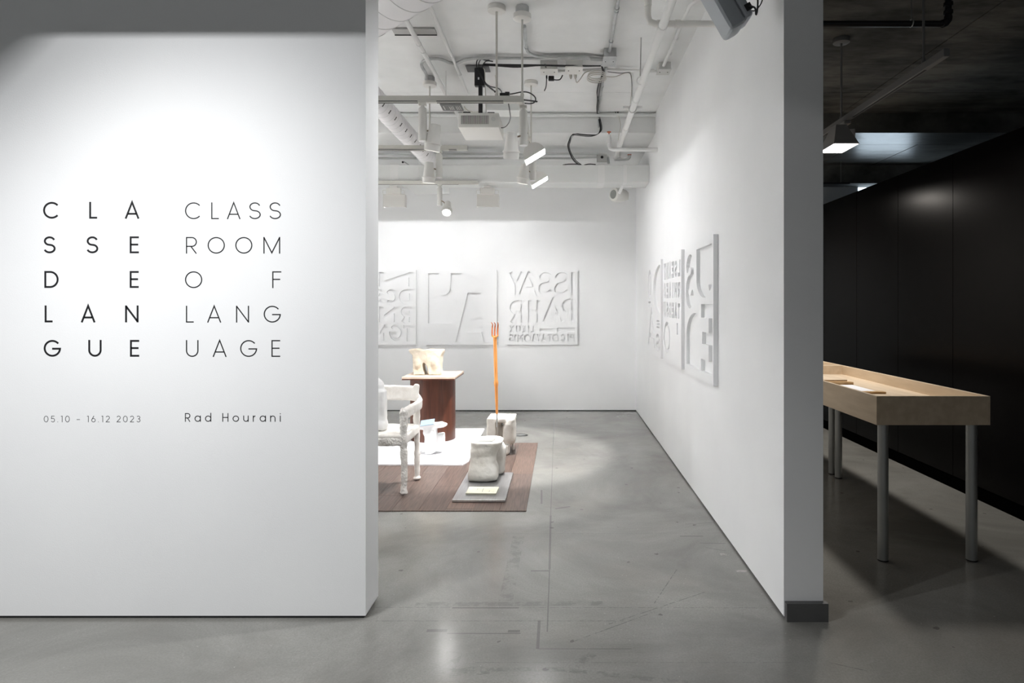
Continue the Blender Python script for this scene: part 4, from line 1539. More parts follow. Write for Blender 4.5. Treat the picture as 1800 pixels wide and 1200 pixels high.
# valve pipes near the right wall
yv = 6.70
vp = thing('valve_pipe', 'white elbow pipe from the right wall with a small orange valve wheel', 'pipe', P(1071, 262, yv))
MB().tube([P(1070.5, 246, yv), P(1070.5, 256, yv), P(1072.5, 261, yv), P(1077, 263, yv), (XR, yv, P(0, 263, yv).z)], .0205, 14).build('tube', M['pipe_white'], vp)
MB().lathe(P(1070.5, 252, yv), (0, 0, 1), [(0, .026), (.05, .026), (.06, .02), (.085, .017), (.095, .009)], 14).build('valve_body', M['pipe_white'], vp)
MB().cyl(P(1070.5, 239, yv), P(1070.5, 231, yv), .006, 8).build('stem', M['brass'], vp)
MB().torus(P(1070.5, 232, yv), (0, 0, 1), .019, .0045, 18, 6).build('wheel', M['brass'], vp)
vp = thing('valve_pipe', 'short white elbow with a brass cap behind the sprinkler pipe', 'pipe', P(1106, 280, 7.6))
MB().tube([P(1080, 280, 7.6), P(1098, 280, 7.6), P(1104, 279, 7.6), P(1106.5, 276, 7.6), P(1106.5, 273, 7.6)], .02, 12).build('tube', M['pipe_white'], vp)
MB().obox(P(1106.5, 272, 7.6), (.045, .02, .008)).build('cap', M['brass'], vp)
MB().cyl(P(1090, 280, 7.6), (P(1090, 0, 7.6).x, 7.6, 3.2795), .006, 8).build('hanger', M['pipe_white'], vp)

# round loudspeaker under the duct
sp = thing('wall_speaker', 'small white round-fronted loudspeaker under the duct in the corner', 'speaker', P(1090, 342, 7.95))
sc0 = P(1078, 341.5, 7.85)
dr = Vector((1, .75, .02)).normalized()
MB().lathe(sc0, dr, [(0, .066), (.006, .082), (.03, .088), (.12, .085), (.19, .07), (.2, .05)], 32).build('cabinet', M['white_metal'], sp)
MB().lathe(sc0 - dr * .006, dr, [(0, .052), (.008, .056)], 28).build('grille', M['grille'], sp)
MB().obox(sc0 + dr * .20 + Vector((.03, .02, .0)), (.03, .03, .09)).build('bracket', M['white_metal'], sp)

# grey tilted speaker at the top right
yg = 3.0
gs = thing('grey_speaker', 'large grey tilted loudspeaker at the top of the right partition', 'speaker', P(1290, 30, yg))
tilt = math.radians(-29.5)
u = Vector((-math.sin(math.radians(29.5)), 0, math.cos(math.radians(29.5))))   # along the body, upward left
w_ = Vector((u.z, 0, -u.x))
cb_ = P(1300.5, 48, yg)
Rm = Matrix((w_, Vector((0, 1, 0)), u)).transposed()


def gbox(mb, cw, cy, cu, sx, sy, su, bevel=.0):
    c = cb_ + w_ * cw + u * cu + Vector((0, cy, 0))
    m = Matrix.Translation(c) @ Rm.to_4x4() @ Matrix.Diagonal((sx, sy, su, 1))
    r = bmesh.ops.create_cube(mb.bm, size=1.0, matrix=m)
    if bevel:
        es = list({e for v_ in r['verts'] for e in v_.link_edges})
        bmesh.ops.bevel(mb.bm, geom=es, offset=bevel, segments=3, affect='EDGES', profile=.6)


mb = MB()
gbox(mb, -.030, 0, .19, .085, .15, .40, .026)
mb.build('cabinet', M['speaker_grey'], gs)
mb = MB()
gbox(mb, .036, .0, .197, .044, .148, .385, .02)
mb.build('back_shell', M['speaker_grey'], gs)
mb = MB()
gbox(mb, .046, -.076, .045, .030, .006, .032)
mb.build('socket', M['black'], gs)
mb = MB()
c_ = cb_ + w_ * .05 + u * .045 + Vector((0, -.08, 0))
mb.tube(smooth_path([c_, c_ + Vector((.022, -.012, -.016)), P(1329, 26, yg - .1), P(1332, 10, yg - .1), P(1331, -20, yg - .1)], 5), .0042, 8)
mb.build('cable', M['black'], gs)
mb = MB()
mb.tube(smooth_path([P(1319, 18, yg - .06), P(1326, 19, yg - .06), P(1334, 12, yg - .04), P(1340, 0, yg - .04), P(1342, -20, yg - .04)], 5), .003, 8)
mb.build('cable', M['black_steel'], gs, label='thin dark grey cable')
mb = MB()
mb.cyl(cb_ + u * .3, (XR, yg, cb_.z + .30), .014, 12)
mb.build('wall_arm', M['bracket_grey'], gs)


# ------------------------------------------------------------------ light tracks
def track(label, p, q, canopies=(), slot=True, mat=None, w=.035, h=.045, slots=None, slot_side=0, group=None):
    p, q = Vector(p), Vector(q)
    t = thing('light_track', label, 'light track', (p + q) / 2, group)
    mat = mat or M['track']
    d_ = (q - p)
    c = (p + q) / 2
    ang = math.atan2(d_.y, d_.x)
    MB().obox(c, (d_.length, w, h), (0, 0, ang), bevel=.002, seg=1).build('rail', mat, t)
    dn = d_.normalized()
    sd = Vector((-dn.y, dn.x, 0))
    for a, b_ in (slots or [(.03, .97)]):
        pa, pb = p + d_ * a, p + d_ * b_
        if slot_side:
            off = sd * slot_side * (w / 2 + .0006) + Vector((0, 0, -h / 2 + .006))
            MB().obox((pa + pb) / 2 + off, ((pb - pa).length, .0016, .005), (0, 0, ang)).build('slot', M['slot'], t)
        MB().obox((pa + pb) / 2 + Vector((0, 0, -h / 2 - .0006)), ((pb - pa).length, .014, .0016), (0, 0, ang)).build('slot', M['slot'], t)
    for (k, drop) in canopies:
        b_ = p + d_ * k
        zt = CEIL - drop
        MB().cyl((b_.x, b_.y, b_.z + h / 2), (b_.x, b_.y, zt - .035), .0075, 10).build('rod', mat, t)
        MB().lathe((b_.x, b_.y, zt - .038), (0, 0, 1), [(0, .056), (.004, .062), (.034, .062), (.0375, .06)], 28).build('canopy', mat if mat is not M['track'] else M['white_metal'], t)  # dark-room canopies take the rail's grey, dim light put into their colour
        MB().lathe((b_.x, b_.y, b_.z + h / 2), (0, 0, 1), [(0, .014), (.02, .012)], 12).build('rod_socket', mat, t)
        if drop > .02:
            MB().lathe((b_.x, b_.y, zt + .0005), (0, 0, 1), [(0, .046), (drop - .002, .046)], 8).build('ceiling_box', M['galv'], t)
    return t


ZT = 2.846
TE = -.262
L1x0 = -3.2
track('long white light track crossing in front of the projector', (L1x0, 4.40, ZT), (TE, 4.40, ZT),
      canopies=[((P(873, 0, 4.4).x - L1x0) / (TE - L1x0), .0), ((P(918, 0, 4.4).x - L1x0) / (TE - L1x0), .055)], slot_side=-1,
      slots=[(.1, (P(735, 0, 4.4).x - L1x0) / (TE - L1x0)), ((P(768, 0, 4.4).x - L1x0) / (TE - L1x0), (P(885, 0, 4.4).x - L1x0) / (TE - L1x0))])
track('white light track running away from the corner of the long track', (-.28, 4.42, ZT), (-.28, 7.0, ZT), canopies=[((5.87 - 4.42) / 2.58, .0)], slots=[(.06, .3), (.34, .95)])
track('short white light track end left of the spotlights, second row', (-3.2, 5.75, ZT), (-.85, 5.75, ZT), canopies=[((-1.19 + 3.2) / 2.35, .05)], slot_side=-1,
      slots=[(.1, .84), (.93, .96)])
track('white light track along the lower front edge of the duct', (-3.2, 7.27, 2.828), (-.95, 7.27, 2.828), w=.04, h=.04, slots=[(.05, .9)])


def spot_fixture(label, x, yt, zt, px_y_bottom, hx, hy, hz, aim, power, cone, lit=True, ball_l=.23, rad=.029, scale=1.0, strength='lens_dim', blend=.35, group='track spotlights of the bright room'):
    """ballast cylinder hanging from the track at (x,yt,zt); head centred at (hx,hy,hz) aimed along aim"""
    t = thing('track_spotlight', label, 'spotlight', (x, yt, zt), group)
    MB().obox((x, yt, zt - .010), (.05, .03, .02), bevel=.002, seg=1).build('track_adapter', M['track'], t)
    MB().lathe((x, yt, zt - .02), (0, 0, -1), [(0, .012), (.012, .014), (.016, rad * .86), (.024, rad), (ball_l, rad)], 24).build('ballast', M['white_metal'], t)
    MB().lathe((x, yt, zt - .02 - ball_l), (0, 0, -1), [(0, rad * .92), (.001, rad * .92)], 24).build('ballast_cap', M['relief'], t)
    h = Vector((hx, hy, hz))
    d_ = Vector(aim).normalized()
    s = scale
    back = h - d_ * .10 * s
    hd = MB().lathe(back, d_, [(0, .030 * s), (.004 * s, .036 * s), (.12 * s, .050 * s), (.13 * s, .056 * s)], 32).build('head', M['white_metal'], t)
    MB().lathe(back + d_ * .13 * s, d_, [(0, .061 * s), (.006 * s, .0615 * s), (.008 * s, .056 * s), (.052 * s, .053 * s), (.052 * s, .048 * s), (.035 * s, .046 * s)], 32, cap=False).build('collar', M['white_metal'], hd)
    MB().lathe(back + d_ * .166 * s, d_, [(0, .046 * s), (.001, .046 * s)], 32).build('lens', M[strength] if lit else M['relief'], hd)
    j = Vector((x, yt, zt - ball_l * .80))
    e = h - d_ * .02
    mid = (j + e) / 2 + Vector((0, 0, .02))
    MB().tube([j, mid, e], .006, 8).build('yoke', M['brass_arm'], t)
    spot_light('spot_lamp', back + d_ * (.166 * s + .02), back + d_ * 3, power, cone, blend, .035)
    return t


M['brass_arm'] = principled('bronze_arm', (0.30, 0.24, 0.17), 0.4, 0.5)
zb = ZT - .0225
hA = P(762, 244, 4.42)
spot_fixture('white track spotlight hanging far left of the projector, tilted head', P(743, 0, 4.4).x, 4.40, zb, 240, hA.x, 4.42, hA.z, (-.18, .16, -1), POW['spot_chair'], 52, ball_l=.245)
hB = P(899, 258, 4.40)
spot_fixture('white track spotlight at the right end of the long track', P(920, 0, 4.46).x, 4.46, zb, 260, hB.x, 4.40, hB.z, (-.05, .22, -1), POW['spot_plate'], 44, ball_l=.26)
hC = P(754, 305, 5.72)
spot_fixture('white track spotlight on the second track above the plinth', P(772, 0, 5.75).x, 5.75, zb, 309, hC.x, 5.72, hC.z, (-.04, .10, -1), POW['spot_rug'], 62, ball_l=.225, scale=1.02)
hD = P(786, 366, 7.20)
spot_fixture('white track spotlight hanging from the track on the duct, glowing lens', P(773, 0, 7.27).x, 7.27, 2.808, 357, hD.x, 7.20, hD.z, (.06, -.95, -1), POW['spot_back'], 92, ball_l=.22, strength='lens')
hE = P(921, 308, 5.9)
spot_fixture('white track spotlight beside the farther lit flood', P(937, 0, 5.9).x, 5.90, zb, 300, hE.x, 5.88, hE.z, (-.16, .10, -1), POW['spot_side'], 60, ball_l=.22, scale=1.0)


def flood(label, x, yt, zt, c, aim, w, l, power, emit='lens', color=WHITE_L, spread=150, drop=.1, mat=None, group='lit flood lamps', yaw_axis=(0, 1, 0), dome=True):
    """rectangular flood with a domed housing; c = centre of the lit face, aim = its normal, w x l = face size (l along yaw_axis)"""
    mat = mat or M['white_metal']
    t = thing('flood_lamp', label, 'flood lamp', (x, yt, zt), group)
    c = Vector(c)
    n = Vector(aim).normalized()
    ya = Vector(yaw_axis).normalized()
    ya = (ya - n * ya.dot(n)).normalized()
    xa_ = ya.cross(n).normalized()
    # dome: half round shell behind the face
    mb = MB()
    prof = []
    steps = 10
    dep = .5 * w if dome else w * .85
    for i in range(steps + 1):
        a = PI * i / steps
        if dome:
            prof.append((math.cos(a) * (w / 2 + .008), math.sin(a) * dep * 1.15))
        else:
            k = math.cos(a)
            prof.append((max(-1, min(1, k * 1.0)) * (w / 2 + .008) if i in (0, steps) else max(-.22, min(.22, k)) * w, 0 if i in (0, steps) else dep * 1.15))
    def shell(mb, k):
        rings = []
        for s in (-1, 1):
            rings.append([mb.bm.verts.new(c + xa_ * a_ * k - n * (b_ * k) + ya * s * (l / 2 + .008) * k * (1 if dome or b_ < .001 else .35)) for a_, b_ in prof])
        for i in range(steps):
            mb.bm.faces.new((rings[0][i], rings[0][i + 1], rings[1][i + 1], rings[1][i]))
        mb.bm.faces.new(rings[0])
        mb.bm.faces.new(list(reversed(rings[1])))
        return mb
    shell(mb, 1.0).build('housing', mat, t)
    if dome:
        # open reflector: glowing liner, the lamp itself recessed so that the lip cuts the beam
        shell(MB(), .955).build('reflector', M['lens_dim'], t)
        src = c - n * .060 - xa_ * .004 * (1 if xa_.z > 0 else -1)
        area_light('flood_light', src, n, .05, .022, power, color, 180)
    else:
        mb = MB()
        mb.hexa([c + xa_ * a_ * w / 2 + ya * b_ * l / 2 - n * d_ for d_ in (.003, 0.0) for a_, b_ in ((-1, -1), (1, -1), (1, 1), (-1, 1))])
        mb.build('lens', M[emit], t, smooth=False)
    MB().tube([(x, yt, zt), (x, yt, zt - .03), tuple(c - n * (dep * .9))], .008, 8).build('arm', mat, t)
    MB().obox((x, yt, zt - .012), (.05, .09, .022), bevel=.002, seg=1).build('track_adapter', M['track'] if dome else mat, t)
    if not dome:
        dl = area_light('flood_light', c + n * .004, n, w * .96, l * .96, power, color, spread)
        q_ = Matrix((xa_, ya, -n)).transposed() if xa_.cross(ya).dot(-n) > 0 else Matrix((-xa_, ya, -n)).transposed()
        dl.rotation_euler = q_.to_euler()
    return t


cF1 = P(941, 276, 5.30)
flood('nearer lit flood lamp under the side track', -.28, 5.30, zb, (cF1.x, 5.30, cF1.z), (.52, 0, -.86), .175, .17, POW['flood'], color=COOL_L, group='lit flood lamps on the side track')
cF2 = P(949, 321, 6.60)
flood('farther lit flood lamp under the side track', -.28, 6.60, zb, (cF2.x, 6.60, cF2.z), (.52, 0, -.86), .175, .17, POW['flood'] * .9, color=COOL_L, group='lit flood lamps on the side track')


def washer(label, px, yy, visible=True):
    """wall washer seen from behind: driver box plus tilted reflector plate lighting the back wall"""
    x = P(px, 0, yy).x
    t = thing('wall_washer', label, 'wall washer', (x, yy, 2.80), 'wall washers under the duct')
    z0 = P(0, 324, yy).z
    MB().obox((x, yy, 2.775), (.17, .07, .075), bevel=.004, seg=1).build('driver_box', M['white_metal'], t)
    MB().obox((x, yy, 2.824), (.09, .05, .026)).build('mount', M['white_metal'], t)
    MB().obox((x, yy + .02, 2.668), (.262, .016, .152), (math.radians(-6), 0, 0), bevel=.003, seg=1).build('reflector_back', M['white_metal'], t)
    MB().hexa([(x + a_ * .131, yy + b_, z_ + c_) for c_ in (0, .004) for a_, b_, z_ in ((-1, .01, 2.742), (1, .01, 2.742), (1, .125, 2.700), (-1, .125, 2.700))]).build('reflector_hood', M['white_metal'], t, smooth=False)
    for s in (-1, 1):
        MB().tube(smooth_path([(x + s * .085, yy, 2.79), (x + s * .125, yy - .005, 2.785), (x + s * .128, yy, 2.75)], 4), .004, 6).build('bracket_arm', M['white_metal'], t)
        MB().obox((x + s * .129, yy + .055, 2.668), (.006, .07, .145)).build('reflector_side', M['white_metal'], t)
    area_light('washer_light', (x, yy + .03, 2.708), (0, .50, -.86), .05, .02, POW['back_wash'], COOL_L, 180)
    return t


washer('white wall washer under the duct beside the title wall edge', 692, 7.52)
washer('white wall washer under the duct between the track spotlights', 857, 7.52)
washer('wall washer under the duct hidden behind the title wall', 500, 7.52)

# ------------------------------------------------------------------ projector
pj = thing('projector', 'white projector hanging from a black ceiling mount', 'projector', (-.685, 5.45, 3.0))
A0, A1 = P(805, 224, 5.25), P(877, 224, 5.25)
x0, x1 = A0.x, A1.x
zbt, ztp = A0.z, P(0, 198, 5.25).z
MB().obox(((x0 + x1) / 2, 5.25 + .205, (zbt + ztp) / 2), (x1 - x0, .41, ztp - zbt), bevel=.008, seg=2).build('body', M['white_metal'], pj)
ga, gb = P(810, 203, 5.25), P(859, 218, 5.25)
MB().box(ga.x, gb.x, 5.2485, 5.2505, gb.z, ga.z).build('vent_recess', M['dark_plate'], pj, smooth=False)
nv = 22
for k in range(nv):
    xx = ga.x + (gb.x - ga.x) * (k + .5) / nv
    MB().obox((xx, 5.2475, (ga.z + gb.z) / 2), (.0048, .003, ga.z - gb.z)).build('vent_slat', M['white_metal'], pj)
c_ = P(867, 209, 5.25)
MB().cyl((c_.x, 5.2465, c_.z), (c_.x, 5.2505, c_.z), .019, 24).build('sensor_disc', M['outlet_grey'], pj)
MB().obox(((x0 + x1) / 2 - .10, 5.36, ztp + .008), (.06, .18, .014), bevel=.003, seg=1).obox(((x0 + x1) / 2 + .10, 5.36, ztp + .008), (.06, .16, .014), bevel=.003, seg=1).obox(
    ((x0 + x1) / 2 - .0, 5.45, ztp + .016), (.25, .05, .012)).build('mount_claw', M['black_steel'], pj)
ym = 5.50
pxm = P(846, 0, ym).x
MB().obox((pxm - .006, ym, (ztp + P(0, 150, ym).z) / 2), (.034, .034, P(0, 150, ym).z - ztp), bevel=.002, seg=1).build('mount_pole', M['black_steel'], pj)
bt = P(0, 152, ym).z
MB().obox((pxm - .012, ym, (bt + CEIL - .025) / 2), (.088, .05, CEIL - .025 - bt), bevel=.003, seg=1).build('mount_bracket', M['black_steel'], pj)
MB().obox((pxm - .03, ym + .02, CEIL - .015), (.20, .14, .008), (0, 0, 0)).build('ceiling_plate', M['dark_plate'], pj)
MB().obox((pxm - .02, ym - .027, bt + .06), (.012, .002, .02)).build('bracket_slot', M['relief'], pj)
MB().cyl((pxm - .0, ym - .01, CEIL - .02), (pxm + .0, ym - .01, CEIL), .012, 8).build('bolt', M['galv'], pj)
pc = thing('projector_cables', 'tangle of black cables around the projector mount and track end', 'cable', (pxm, ym, 3.2))


def cab(pts, r=.0045, mat='black', parent=None, n=5):
    MB().tube(smooth_path(pts, n), r, 7).build('cable', M[mat], parent)


cab([P(838, 118, 5.4), P(838, 108, 5.35), P(843, 103, 5.3), P(850, 105, 5.3), P(856, 107, 5.25)], parent=pc)
cab([P(841, 119, 5.4), P(842, 110, 5.35), P(847, 104, 5.3), P(860, 106, 5.25)], parent=pc)
cab([P(848, 119, 5.4), P(850, 112, 5.35), P(856, 107, 5.3), P(866, 108, 5.25)], parent=pc)
cab([P(840, 122, 5.42), P(845, 132, 5.40), P(853, 145, 5.40), P(862, 155, 5.2), P(871, 161, 5.0)], .0055, parent=pc)
cab([P(852, 147, 5.40), P(858, 152, 5.3), P(865, 156, 5.2), P(870, 162, 5.0)], parent=pc)
cab([P(853, 146, 5.40), P(862, 152, 5.3), P(875, 155, 5.0), P(881, 160, 4.8), P(882, 166, 4.6)], parent=pc)
cab([P(881, 167, 4.45), P(900, 165, 4.5), P(918, 161.5, 4.55), P(930, 163, 4.6), P(940, 170, 4.6), P(941, 178, 4.6), P(934, 182, 4.6), P(923, 181.5, 4.5)], parent=pc)
cab([P(921, 175.5, 4.45), P(933, 177, 4.55), P(944, 178.5, 4.6)], .006, parent=pc)
cab([P(894, 183, 4.42), P(896, 195, 4.6), P(897, 208, 4.9), P(893, 218, 5.2), P(886, 224, 5.4), P(877, 224.5, 5.45)], .004, parent=pc)
MB().obox(P(887, 167, 4.42), (.065, .04, .02), bevel=.003, seg=1).obox(P(892, 165, 4.43), (.03, .03, .02)).build('adapter', M['black'], pc)
cw_ = thing('mount_cable', 'single white cable down the side of the projector mount', 'cable', P(853, 130, 5.4))
cab([P(849, 119, 5.42), P(852, 125, 5.41), P(853, 150, 5.41), P(854, 185, 5.41), P(855, 197, 5.41)], .004, 'cable_white', cw_)
cab([P(816, 187, 5.9), P(820, 193, 5.9), P(832, 197, 5.85), P(845, 195, 5.75)], .005, 'cable_white', cw_)
cab([P(865, 120, 5.6), P(870, 130, 5.7), P(872, 145, 5.8), P(872, 160, 5.9)], .004, 'cable_white', cw_)
# white post / access box behind the projector
wp = thing('ceiling_post', 'white square post and box fixed to the ceiling behind the projector', 'bracket', P(868, 160, 6.0))
yp = 6.0
MB().hexa([P(862, 170, 6.1), P(876, 170, 6.1), P(876, 170, 6.16), P(862, 170, 6.16), P(861, 113, 5.6), P(871, 113, 5.6), P(871, 113, 5.66), P(861, 113, 5.66)]).build('post', M['pipe_white'], wp, smooth=False)
MB().obox(P(884, 188, 6.3) + Vector((0, .1, 0)), (.34, .22, .07), bevel=.003, seg=1).build('box', M['duct'], wp)
# dark perforated plate
pp0 = thing('vent_plate', 'dark grey perforated plate behind the long track', 'plate', P(794, 189, 5.6))
z_ = P(0, 189, 5.6).z
xa, xb = P(775, 0, 5.6).x, P(812, 0, 5.6).x
MB().hexa([P(779, 194.5, 5.75), P(815, 195, 5.75), P(810, 183.5, 5.55), P(773, 183.5, 5.55)] + [p + Vector((0, 0, .01)) for p in (P(779, 194.5, 5.75), P(815, 195, 5.75), P(810, 183.5, 5.55), P(773, 183.5, 5.55))]).build(
    'plate', M['dark_plate'], pp0, smooth=False)
for a in (781, 791, 794, 797, 803, 806, 809):
    MB().obox(P(a, 189, 5.64) - Vector((0, 0, .004)), (.005, .10, .003)).build('perforation', M['outlet_grey'], pp0)
MB().cyl(P(784, 186, 5.6), (P(784, 186, 5.6).x, 5.6, CEIL), .004, 8).build('rod', M['pipe_white'], pp0)
# small camera-like knob above the duct
kn = thing('duct_sensor', 'black round sensor on a thin arm above the duct', 'sensor', P(708, 285, 7.5))
MB().ball(P(708, 285, 7.5), .012).build('ball', M['black'], kn)
MB().cyl(P(710, 284, 7.5), P(719, 290, 7.5), .005, 8).build('arm', M['bracket_grey'], kn)
hg = thing('hanger_rod', 'thin white threaded rod holding the rectangular duct', 'rod', P(734, 300, 7.28))
MB().cyl((P(734, 0, 7.24).x, 7.288, 2.86), (P(734, 0, 7.24).x, 7.288, 3.28), .004, 8).build('rod', M['pipe_white'], hg)

# ------------------------------------------------------------------ entrance flood that lights the title wall (out of frame)
def title_washer():
    src = Vector((-1.67, 1.66, 2.68))
    p = math.radians(67)
    n = Vector((0, math.cos(p), -math.sin(p)))
    up = Vector((0, math.sin(p), math.cos(p)))
    t = thing('wall_washer', 'hooded flood lamp above the entrance lighting the title wall', 'wall washer', src)
    D = .10
    top, bot, lft, rgt = .2212 * 1.0, .12, .135, .34
    th = .004

    def pt(x, u_, d_):
        return src + Vector((1, 0, 0)) * x + up * u_ + n * d_
    for (a, b_) in (((-lft, rgt), (top, top + th)), ((-lft, rgt), (-bot - th, -bot))):
        MB().hexa([pt(a[0], b_[0], -.05), pt(a[1], b_[0], -.05), pt(a[1], b_[1], -.05), pt(a[0], b_[1], -.05), pt(a[0], b_[0], D), pt(a[1], b_[0], D), pt(a[1], b_[1], D), pt(a[0], b_[1], D)]).build('hood', M['slot'], t, smooth=False)
    for (a, b_) in (((-lft - th, -lft), (-bot, top)), ((rgt, rgt + th), (-bot, top))):
        MB().hexa([pt(a[0], b_[0], -.05), pt(a[1], b_[0], -.05), pt(a[1], b_[1], -.05), pt(a[0], b_[1], -.05), pt(a[0], b_[0], D), pt(a[1], b_[0], D), pt(a[1], b_[1], D), pt(a[0], b_[1], D)]).build('hood', M['slot'], t, smooth=False)
    MB().hexa([pt(-lft, -bot, -.056), pt(rgt, -bot, -.056), pt(rgt, top, -.056), pt(-lft, top, -.056), pt(-lft, -bot, -.05), pt(rgt, -bot, -.05), pt(rgt, top, -.05), pt(-lft, top, -.05)]).build('back', M['slot'], t, smooth=False)
    MB().cyl(pt(.1, .1, -.055), (src.x + .1, pt(.1, .1, -.055).y, CEIL), .008, 10).build('rod', M['track'], t)
    area_light('title_light', src, n, .05, .022, POW['text_wash'], COOL_L, 180)
    spot_light('title_low_fill', src, (-1.45, YW, .25), POW['text_low_fill'], 130, 1.0, .02, COOL_L)  # second light added in the hood to lift the lower wall


title_washer()


def fill_spot(label, loc, target, power, cone, blend=.8):  # added fill spot on the ceiling, out of view
    t = thing('fill_spotlight', label, 'spotlight', (loc[0], loc[1], CEIL))
    l = Vector(loc)
    d_ = (Vector(target) - l).normalized()
    MB().lathe((l.x, l.y, CEIL - .02), (0, 0, 1), [(0, .05), (.0195, .055)], 20).build('base', M['white_metal'], t)
    MB().cyl((l.x, l.y, CEIL - .02), l - d_ * .1, .008, 8).build('arm', M['white_metal'], t)
    MB().lathe(l - d_ * .14, d_, [(0, .03), (.004, .036), (.12, .05), (.12, .046), (.10, .044)], 24, cap=False).build('head', M['white_metal'], t)
    spot_light('fill_spot_lamp', l, target, power, cone, blend, .04, COOL_L)


fill_spot('added unseen fill spotlight behind the viewer aimed at the title wall', (-3.3, .3, 3.25), (-1.45, YW, -.15), POW['text_fill'], 70, 1.0)  # added fill that evens out the lower title wall
fill_spot('added unseen fill spotlight just inside the doorway above the frame', (.62, 3.3, 3.28), (-1.3, 3.7, .4), POW['door_fill'], 92, 1.0)  # added to brighten the return face of the title wall

# ------------------------------------------------------------------ unseen track lamps added left of the doorway to fill room and back wall
for k, (x, y, aim) in enumerate(((-2.3, 4.45, (-.9, .15, -1)), (-2.6, 5.8, (-.8, .1, -1)), (-2.1, 5.75, (2.35, 2.9, -1.5)))):
    spot_fixture('added fill track spotlight hidden behind the title wall, number %s along the tracks' % ('one', 'two', 'three')[k], x, (4.40, 5.75, 5.75)[k], zb, 0, x - .07, (4.40, 5.75, 5.75)[k], 2.55, aim, POW['back_fill' if k == 2 else 'hidden'], 40 if k == 2 else 90, blend=.8,
                 group='added fill track spotlights')

# ------------------------------------------------------------------ the dark room: track, lamp, pipe
ZD = 2.846
M['dark_track'] = principled('dull_grey_track', (0.20, 0.20, 0.20), 0.6, spec=0.2)
XD = 2.165
track('grey light track hanging in the dark room', (XD, 3.58, ZD), (XD, 8.2, ZD), canopies=[((3.81 - 3.58) / 4.62, 0), ((4.93 - 3.58) / 4.62, 0)], slots=[(.045, .25), (.29, .95)], mat=M['dark_track'])
M['lamp_grey'] = principled('lamp_grey', (0.34, 0.34, 0.34), 0.5)
fl1 = flood('lit grey pyramid flood lamp above the long display case', XD, 4.86, ZD - .0225, (2.072, 4.77, 2.60), (0, 0, -1), .17, .27, POW['dark_flood'], color=(1.0, .955, .90), spread=170, mat=M['lamp_grey'], dome=False,
            group='flood lamps of the dark room')
MB().obox((2.23, 4.98, 2.76), (.012, .12, .08), (0, 0, math.radians(60)), bevel=.004, seg=1).build('driver_plate', M['lamp_grey'], fl1)
fl2 = flood('flood lamp further along the dark track, behind the partition', XD, 6.9, ZD - .0225, (2.13, 6.85, 2.60), (0, 0, -1), .17, .27, POW['dark_far'], color=(1.0, .93, .84), spread=170, mat=M['lamp_grey'], dome=False,
            group='flood lamps of the dark room')

bp_ = thing('black_pipe', 'black sprinkler pipe with an elbow at the top of the dark room', 'pipe', P(1600, 42, 3.9))
yb2 = 3.9
MB().tube([(XR2, yb2, P(0, 42, yb2).z), P(1652, 42, yb2), P(1661, 40.5, yb2), P(1666, 36, yb2), P(1667, 28, yb2), (P(1667, 0, yb2).x, yb2, CEIL)], .0185, 16).build('tube', M['black_steel'], bp_)
MB().tube([P(1656, 42, yb2), P(1662, 40, yb2), P(1666, 35, yb2), P(1667, 29, yb2)], .0235, 16).build('elbow', M['black_steel'], bp_)
for y_ in (22, 8):
    MB().cyl(P(1667, y_ + 3, yb2), P(1667, y_ - 3, yb2), .027, 16).build('coupling', M['black_steel'], bp_)
MB().torus(P(1602, 40, yb2), (1, 0, 0), .024, .004, 20, 6).build('clamp', M['leg_metal'], bp_)
MB().cyl(P(1602, 34, yb2), (P(1602, 0, yb2).x, yb2, CEIL), .004, 8).build('rod', M['leg_metal'], bp_)
# cable tray under the far beam
ct = thing('cable_tray', 'dark tray with a rod under the far beam beside the window', 'tray', P(1465, 325, 8.3))
MB().box(P(1440, 0, 8.2).x, P(1488, 0, 8.2).x, 8.1, 8.3, P(0, 326, 8.2).z, P(0, 323, 8.2).z).build('tray', M['black_steel'], ct, smooth=False)
MB().cyl(P(1478, 323, 8.2), (P(1478, 0, 8.2).x, 8.2, 3.28), .004, 8).build('rod', M['leg_metal'], ct)

# ------------------------------------------------------------------ maple display cases
VXa, VXb = 1.731, 2.356
z0, z1 = 0.767, 0.926


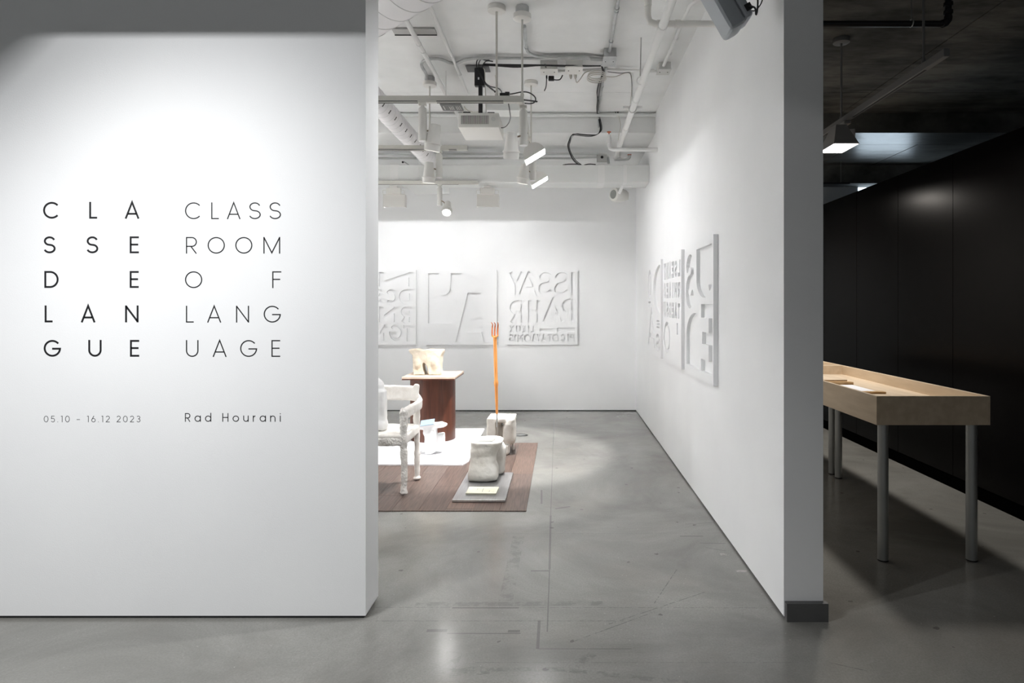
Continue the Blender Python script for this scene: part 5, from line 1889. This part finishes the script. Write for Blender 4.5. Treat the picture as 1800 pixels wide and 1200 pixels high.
def vitrine(label, ya, yb_, group):
    t = thing('display_case', label, 'display case', ((VXa + VXb) / 2, (ya + yb_) / 2, 0), group)
    th = .018
    MB().obox((VXa + th / 2, (ya + yb_) / 2, (z0 + z1) / 2), (th, yb_ - ya, z1 - z0), bevel=.001, seg=1).build('side_panel', M['maple'], t)
    MB().obox((VXb - th / 2, (ya + yb_) / 2, (z0 + z1) / 2), (th, yb_ - ya, z1 - z0), bevel=.001, seg=1).build('side_panel', M['maple'], t)
    MB().obox(((VXa + VXb) / 2, ya + th / 2, (z0 + z1) / 2), (VXb - VXa - 2 * th, th, z1 - z0), bevel=.001, seg=1).build('end_panel', M['maple'], t)
    MB().obox(((VXa + VXb) / 2, yb_ - th / 2, (z0 + z1) / 2), (VXb - VXa - 2 * th, th, z1 - z0), bevel=.001, seg=1).build('end_panel', M['maple'], t)
    MB().box(VXa + th, VXb - th, ya + th, yb_ - th, z0 + .071, z0 + .086).build('base_panel', M['maple'], t, smooth=False)
    for lx in (VXa + .065, VXb - .065):
        for ly in (ya + .06, yb_ - .06):
            n = 8
            MB().lathe((lx, ly, .008), (0, 0, 1), [(0, .0285), (z0 + .045, .0285)], 14).build('leg', M['leg_metal'], t)
            MB().lathe((lx, ly, 0.0), (0, 0, 1), [(0, .028), (.009, .028)], 14).build('foot', M['black'], t)
    return t


vitrine('long pale maple display case on round metal legs, nearer one', 3.5, 5.33, 'maple display cases')
vitrine('pale maple display case standing behind the nearer one', 5.335, 7.2, 'maple display cases')
zf = z0 + .0865


def inside(px, py):
    Y = (H - zf) * F / (py - VY)
    return (px - VX) * Y / F, Y


def flat_item(name, label, cat, x0, x1, y0, y1, h, mat):
    o = MB().obox(((x0 + x1) / 2, (y0 + y1) / 2, zf + h / 2 + .0005), (x1 - x0, y1 - y0, h), bevel=.0008, seg=1).build(name, mat)
    tag(o, label, cat)
    return o


flat_item('oak_bar', 'narrow oak bar nearest the front end of the display case', 'bar', 1.80, 2.10, 4.12, 4.165, .012, M['oak_strip'])
flat_item('paper_sheet', 'long white paper sheet lying in the display case', 'paper', 1.78, 2.09, 4.17, 4.575, .002, M['paper'])
flat_item('oak_bar', 'thicker oak bar behind the white paper in the display case', 'bar', 1.79, 2.10, 4.58, 4.63, .020, M['oak_strip'])
flat_item('wooden_tray', 'pale wooden board on an oak edge deep in the display case', 'tray', 1.77, 2.09, 4.66, 5.00, .028, M['maple'])
